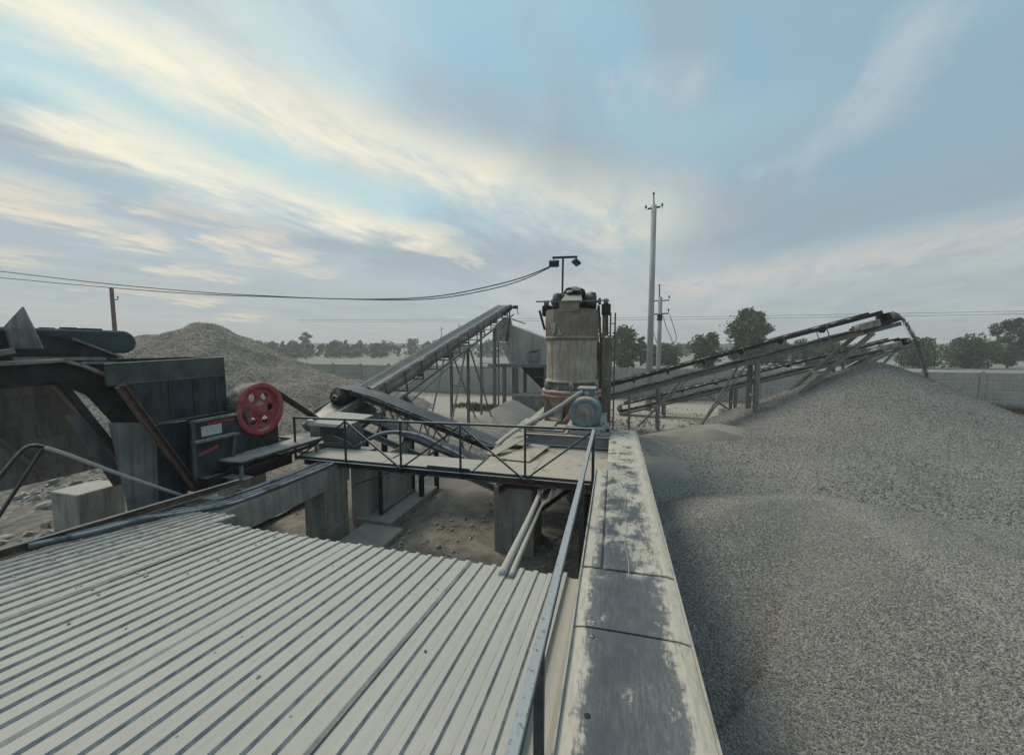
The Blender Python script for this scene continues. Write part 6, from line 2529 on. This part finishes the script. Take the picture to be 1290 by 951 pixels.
A = ('leaf_mid', 'leaf_dark', 'leaf_yellow')
B = ('leaf_dark', 'leaf_mid', 'leaf_grey')
Cc = ('leaf_grey', 'leaf_mid', 'leaf_russet')
tree(20.3, 68, 8.9, 7.6, 'tall round green tree standing above the stockpile conveyor', 1, 3600, A, base=0.16, lobes=20, leaf=0.36)
tree(13.3, 63, 5.0, 4.6, 'lower bush tree just left of the tall round green tree', 2, 1500, ('leaf_mid', 'leaf_grey', 'leaf_dark'), base=0.02, spread=0.65)
tree(1.5, 63, 6.5, 4.8, 'yellowing tree between the cone crusher and the tall pole', 3, 2000, ('leaf_mid', 'leaf_yellow', 'leaf_grey'), base=0.02, lobes=18, spread=0.6)
tree(4.6, 72, 5.2, 2.6, 'slim grey green tree partly behind the tall utility pole', 4, 1000, Cc, base=0.1)
tree(-1.5, 66, 4.4, 3.4, 'low grey bush hugging the right edge of the cone crusher', 40, 800, Cc, base=0.05, cat='bush')
for i, (x, y, h, w, lab) in enumerate(((7.0, 74, 3.2, 4.2, 'low brownish bush right of the two utility poles'), (9.6, 78, 3.4, 5.2, 'spreading brown bush behind the rising stockpile conveyor'),
                                        (24.5, 80, 4.0, 5.2, 'grey green bush right of the tall round tree'), (29.0, 82, 4.4, 6.0, 'wide grey bush behind the upper conveyor middle'),
                                        (33.5, 80, 4.2, 5.2, 'dull green bush left of the diagonal conveyor strut'), (38, 82, 4.5, 5.5, 'dull green bush behind the conveyor head strut'),
                                        (43, 84, 3.4, 4.6, 'low bush under the lower conveyor head'))):
    tree(x, y, h, w, lab, 50 + i, 1100, (Cc, B, ('leaf_grey', 'leaf_dark', 'leaf_mid'))[i % 3], base=0.05, lobes=10, spread=0.7, name='bush', cat='bush', group='bushes beyond the fence', leaf=0.4)
tree(46.6, 75, 4.3, 5.4, 'round dense green bush right of the falling gravel', 5, 1900, ('leaf_dark', 'leaf_mid', 'leaf_mid'), base=0.05, lobes=14, spread=0.75, name='bush', cat='bush', group='bushes beyond the fence')
tree(53.8, 76.5, 4.6, 5.6, 'wide rounded green bush left of the ragged tree at the right edge', 6, 2200, B, base=0.02, lobes=16, spread=0.75, name='bush', cat='bush', group='bushes beyond the fence')
tree(59.6, 78, 8.0, 5.2, 'ragged dark tree with open branches at the right edge', 7, 1700, ('leaf_dark', 'leaf_russet', 'leaf_grey'), base=0.08, lobes=22, spread=0.42, leaf=0.32)
tree(66.5, 82, 5.0, 5, 'dark bushy tree cut by the right picture edge', 8, 1200, B, base=0.05)
# left treeline, individual trees
left = [(-47.0, 50, 5.9, 2.6, 'tall dark poplar left of the long conveyor, above the far field', ('leaf_dark', 'leaf_mid', 'leaf_grey')), (-54.0, 50, 4.2, 3.6, 'low round tree right of the brown heap', B),
        (-59, 52, 4.4, 3.4, 'small round tree close to the brown heap slope', B), (-64.0, 51, 5.6, 4.6, 'dark tree showing over the brown heap shoulder', B), (-51.5, 52, 4.4, 3.0, 'low bush tree left of the poplar', Cc),
        (-48.0, 58, 4.5, 3.0, 'short tree just right of the poplar', B), (-49, 66, 4.8, 2.0, 'narrow small conifer right of the poplar', ('leaf_dark', 'leaf_dark', 'leaf_mid')), (-37.6, 66, 5.1, 3.4, 'russet autumn tree left of the long conveyor', ('leaf_russet', 'leaf_grey', 'leaf_mid')),
        (-31.6, 66, 4.8, 3.4, 'green tree next to the russet autumn tree', B), (-44.6, 68, 4.4, 4.0, 'low hedge-like tree between poplar and russet tree', Cc), (-27.5, 66, 4.4, 3.0, 'green tree touching the long conveyor edge', B),
        (-20.0, 62, 4.4, 5.0, 'low spreading tree under the long conveyor', B)]
for i, (x, y, h, w, lab, ms) in enumerate(left):
    F = 2.4      # they stand at the far side of the field
    tree(x * F, y * F, 3.2 + (h - 3.2) * F * 0.85, w * F * 0.8, lab, 100 + i, 380, ms, base=0.08, lobes=10, spread=0.65, leaf=0.85, group='trees beyond the left field', trunk_r=0.3)


# far continuous treeline: nobody could count it
def treeline():
    rnd = random.Random(9)
    mb = MB()
    for k in range(22000):
        az = rnd.uniform(-75, 62)
        dist = rnd.uniform(150, 210)
        if az < 0:
            dist *= rnd.uniform(0.75, 1)
        a = R(az)
        if h2(az * 0.55, 3.0, 1, 2) + 0.25 * h2(az * 2.3, 1.0, 1, 2) < 0.04 and rnd.random() < 0.85:
            continue
        x, y = dist * math.sin(a), dist * math.cos(a)
        top = (4.3 if az < 0 else 3.6) + 1.5 * h2(az * 0.35, 0, 1, 3) + 1.9 * h2(az * 1.7, 0, 1, 6)
        z = rnd.random() ** 0.8 * max(1.4, top)
        q = Vector((rnd.gauss(0, 1), rnd.gauss(0, 1), rnd.gauss(0, 1))).normalized()
        b = q.orthogonal().normalized()
        c = q.cross(b)
        s_ = rnd.uniform(0.5, 1.2)
        mb.cur = rnd.choices((0, 1, 2, 3), (4, 3, 3, 1))[0]
        p = Vector((x, y, z))
        mb.add([p - b * s_, p - c * s_ * .7, p + b * s_, p + c * s_ * .7], [(0, 1, 2, 3)])
    o = mb.build('distant_treeline', ['treeline_green', 'leaf_dark', 'leaf_grey', 'leaf_russet'], recalc=False)
    tag(o, 'long far belt of bushes and trees along the horizon', 'treeline', kind='stuff')
    # low bluish hills
    mb = MB()
    n = 120
    for i in range(n + 1):
        a = R(-80 + 150 * i / n)
        d = 1500
        h = 14 + 8 * h2(i * 0.11, 0, 1, 4) + 4 * h2(i * 0.5, 0, 1, 8)
        mb.v += [(d * math.sin(a), d * math.cos(a), -2), (d * math.sin(a), d * math.cos(a), h), ((d + 300) * math.sin(a), (d + 300) * math.cos(a), -2)]
    for i in range(n):
        j = i * 3
        mb.f += [(j, j + 3, j + 4, j + 1), (j + 1, j + 4, j + 5, j + 2)]
        mb.mi += [0, 0]
    structure(mb.build('hills', 'treeline_green', smooth=True, recalc=False))


treeline()

# weeds near the fence foot and by the screen house
def weeds(label, spots, seed, matnames):
    rnd = random.Random(seed)
    mb = MB()
    for (cx, cy, r, n, h) in spots:
        for k in range(n):
            a = rnd.uniform(0, 2 * PI)
            rr = r * math.sqrt(rnd.random())
            p = Vector((cx + rr * math.cos(a), cy + rr * math.sin(a), 0))
            hh = h * rnd.uniform(0.4, 1.0)
            dd = Vector((rnd.gauss(0, .35), rnd.gauss(0, .35), 1)).normalized()
            sd_ = dd.orthogonal().normalized() * rnd.uniform(0.015, 0.05)
            mb.cur = rnd.randrange(len(matnames))
            mb.add([p - sd_, p + sd_, p + dd * hh], [(0, 1, 2)])
    o = mb.build('weeds', matnames, recalc=False)
    tag(o, label, 'weeds', kind='stuff')


weeds('green weeds growing on the dirt by the screen house legs', [(-6.6, 18.8, 0.9, 500, 0.25), (-7.8, 19.5, 0.8, 260, 0.2), (-5.2, 18.3, .4, 200, .5)], 3, ['leaf_mid', 'leaf_yellow', 'leaf_grey'])
weeds('dry brown grass along the fence foot at the right', [(18.5, 24.6, 1.6, 900, 0.5), (21, 24.8, 1.4, 500, 0.4), (3.5, 25, 1, 200, .3)], 5, ['leaf_russet', 'leaf_grey', 'leaf_yellow'])


# ------------------------------------------------------------------ far buildings
def house(x, y, w, dpt, h, label, rot=0.0, shed=False):
    t = thing('building', label, 'building', (x, y, 0))
    mb = MB()
    mb.box(x - w / 2, x + w / 2, y - dpt / 2, y + dpt / 2, 0, h)
    mb.build('wall', 'house_white', t)
    mb = MB()
    rh = h * (0.25 if shed else 0.55)
    vs = [(x - w / 2 - .3, y - dpt / 2 - .3, h), (x + w / 2 + .3, y - dpt / 2 - .3, h), (x + w / 2 + .3, y + dpt / 2 + .3, h), (x - w / 2 - .3, y + dpt / 2 + .3, h), (x - w / 2 - .3, y, h + rh), (x + w / 2 + .3, y, h + rh)]
    mb.add(vs, [(0, 1, 5, 4), (2, 3, 4, 5), (0, 4, 3), (1, 2, 5), (0, 3, 2, 1)])
    mb.build('roof', 'house_roof', t)
    for k in range(max(2, int(w / 3))):
        xx = x - w / 2 + (k + 0.5) * w / max(2, int(w / 3))
        mb = MB()
        mb.box(xx - 0.5, xx + 0.5, y - dpt / 2 - 0.04, y - dpt / 2 + 0.02, h * 0.4, h * 0.75)
        mb.build('window', 'window_dark', t)


house(-121, 126, 9, 5, 1.9, 'long low white building with pale roof left of the poplar', shed=True)
house(-138, 124, 4, 4, 2.0, 'small white hut near the brown heap slope', shed=True)
house(-45, 146, 8.0, 4, 2.6, 'white cabin seen under the long conveyor', shed=True)
house(75, 130, 16, 7, 2.2, 'pale far shed right of the falling gravel stream', shed=True)


# ------------------------------------------------------------------ dusty air
def build_haze():
    mt = bpy.data.materials.new('haze_air')
    mt.use_nodes = True
    t = NT(mt.node_tree)
    t.n.clear()
    out = t.node('ShaderNodeOutputMaterial')
    pv = t.node('ShaderNodeVolumePrincipled')
    pv.inputs['Color'].default_value = (0.92, 0.93, 0.93, 1)
    pv.inputs['Density'].default_value = 0.0018
    pv.inputs['Anisotropy'].default_value = 0.2
    t.l.new(pv.outputs[0], out.inputs['Volume'])
    M['haze_air'] = mt
    mb = MB()
    mb.box(-330, 330, -40, 330, -1.2, 16)
    o = mb.build('haze', 'haze_air')
    tag(o, 'thin dusty air hanging over the whole yard and field', 'haze', kind='stuff')


build_haze()
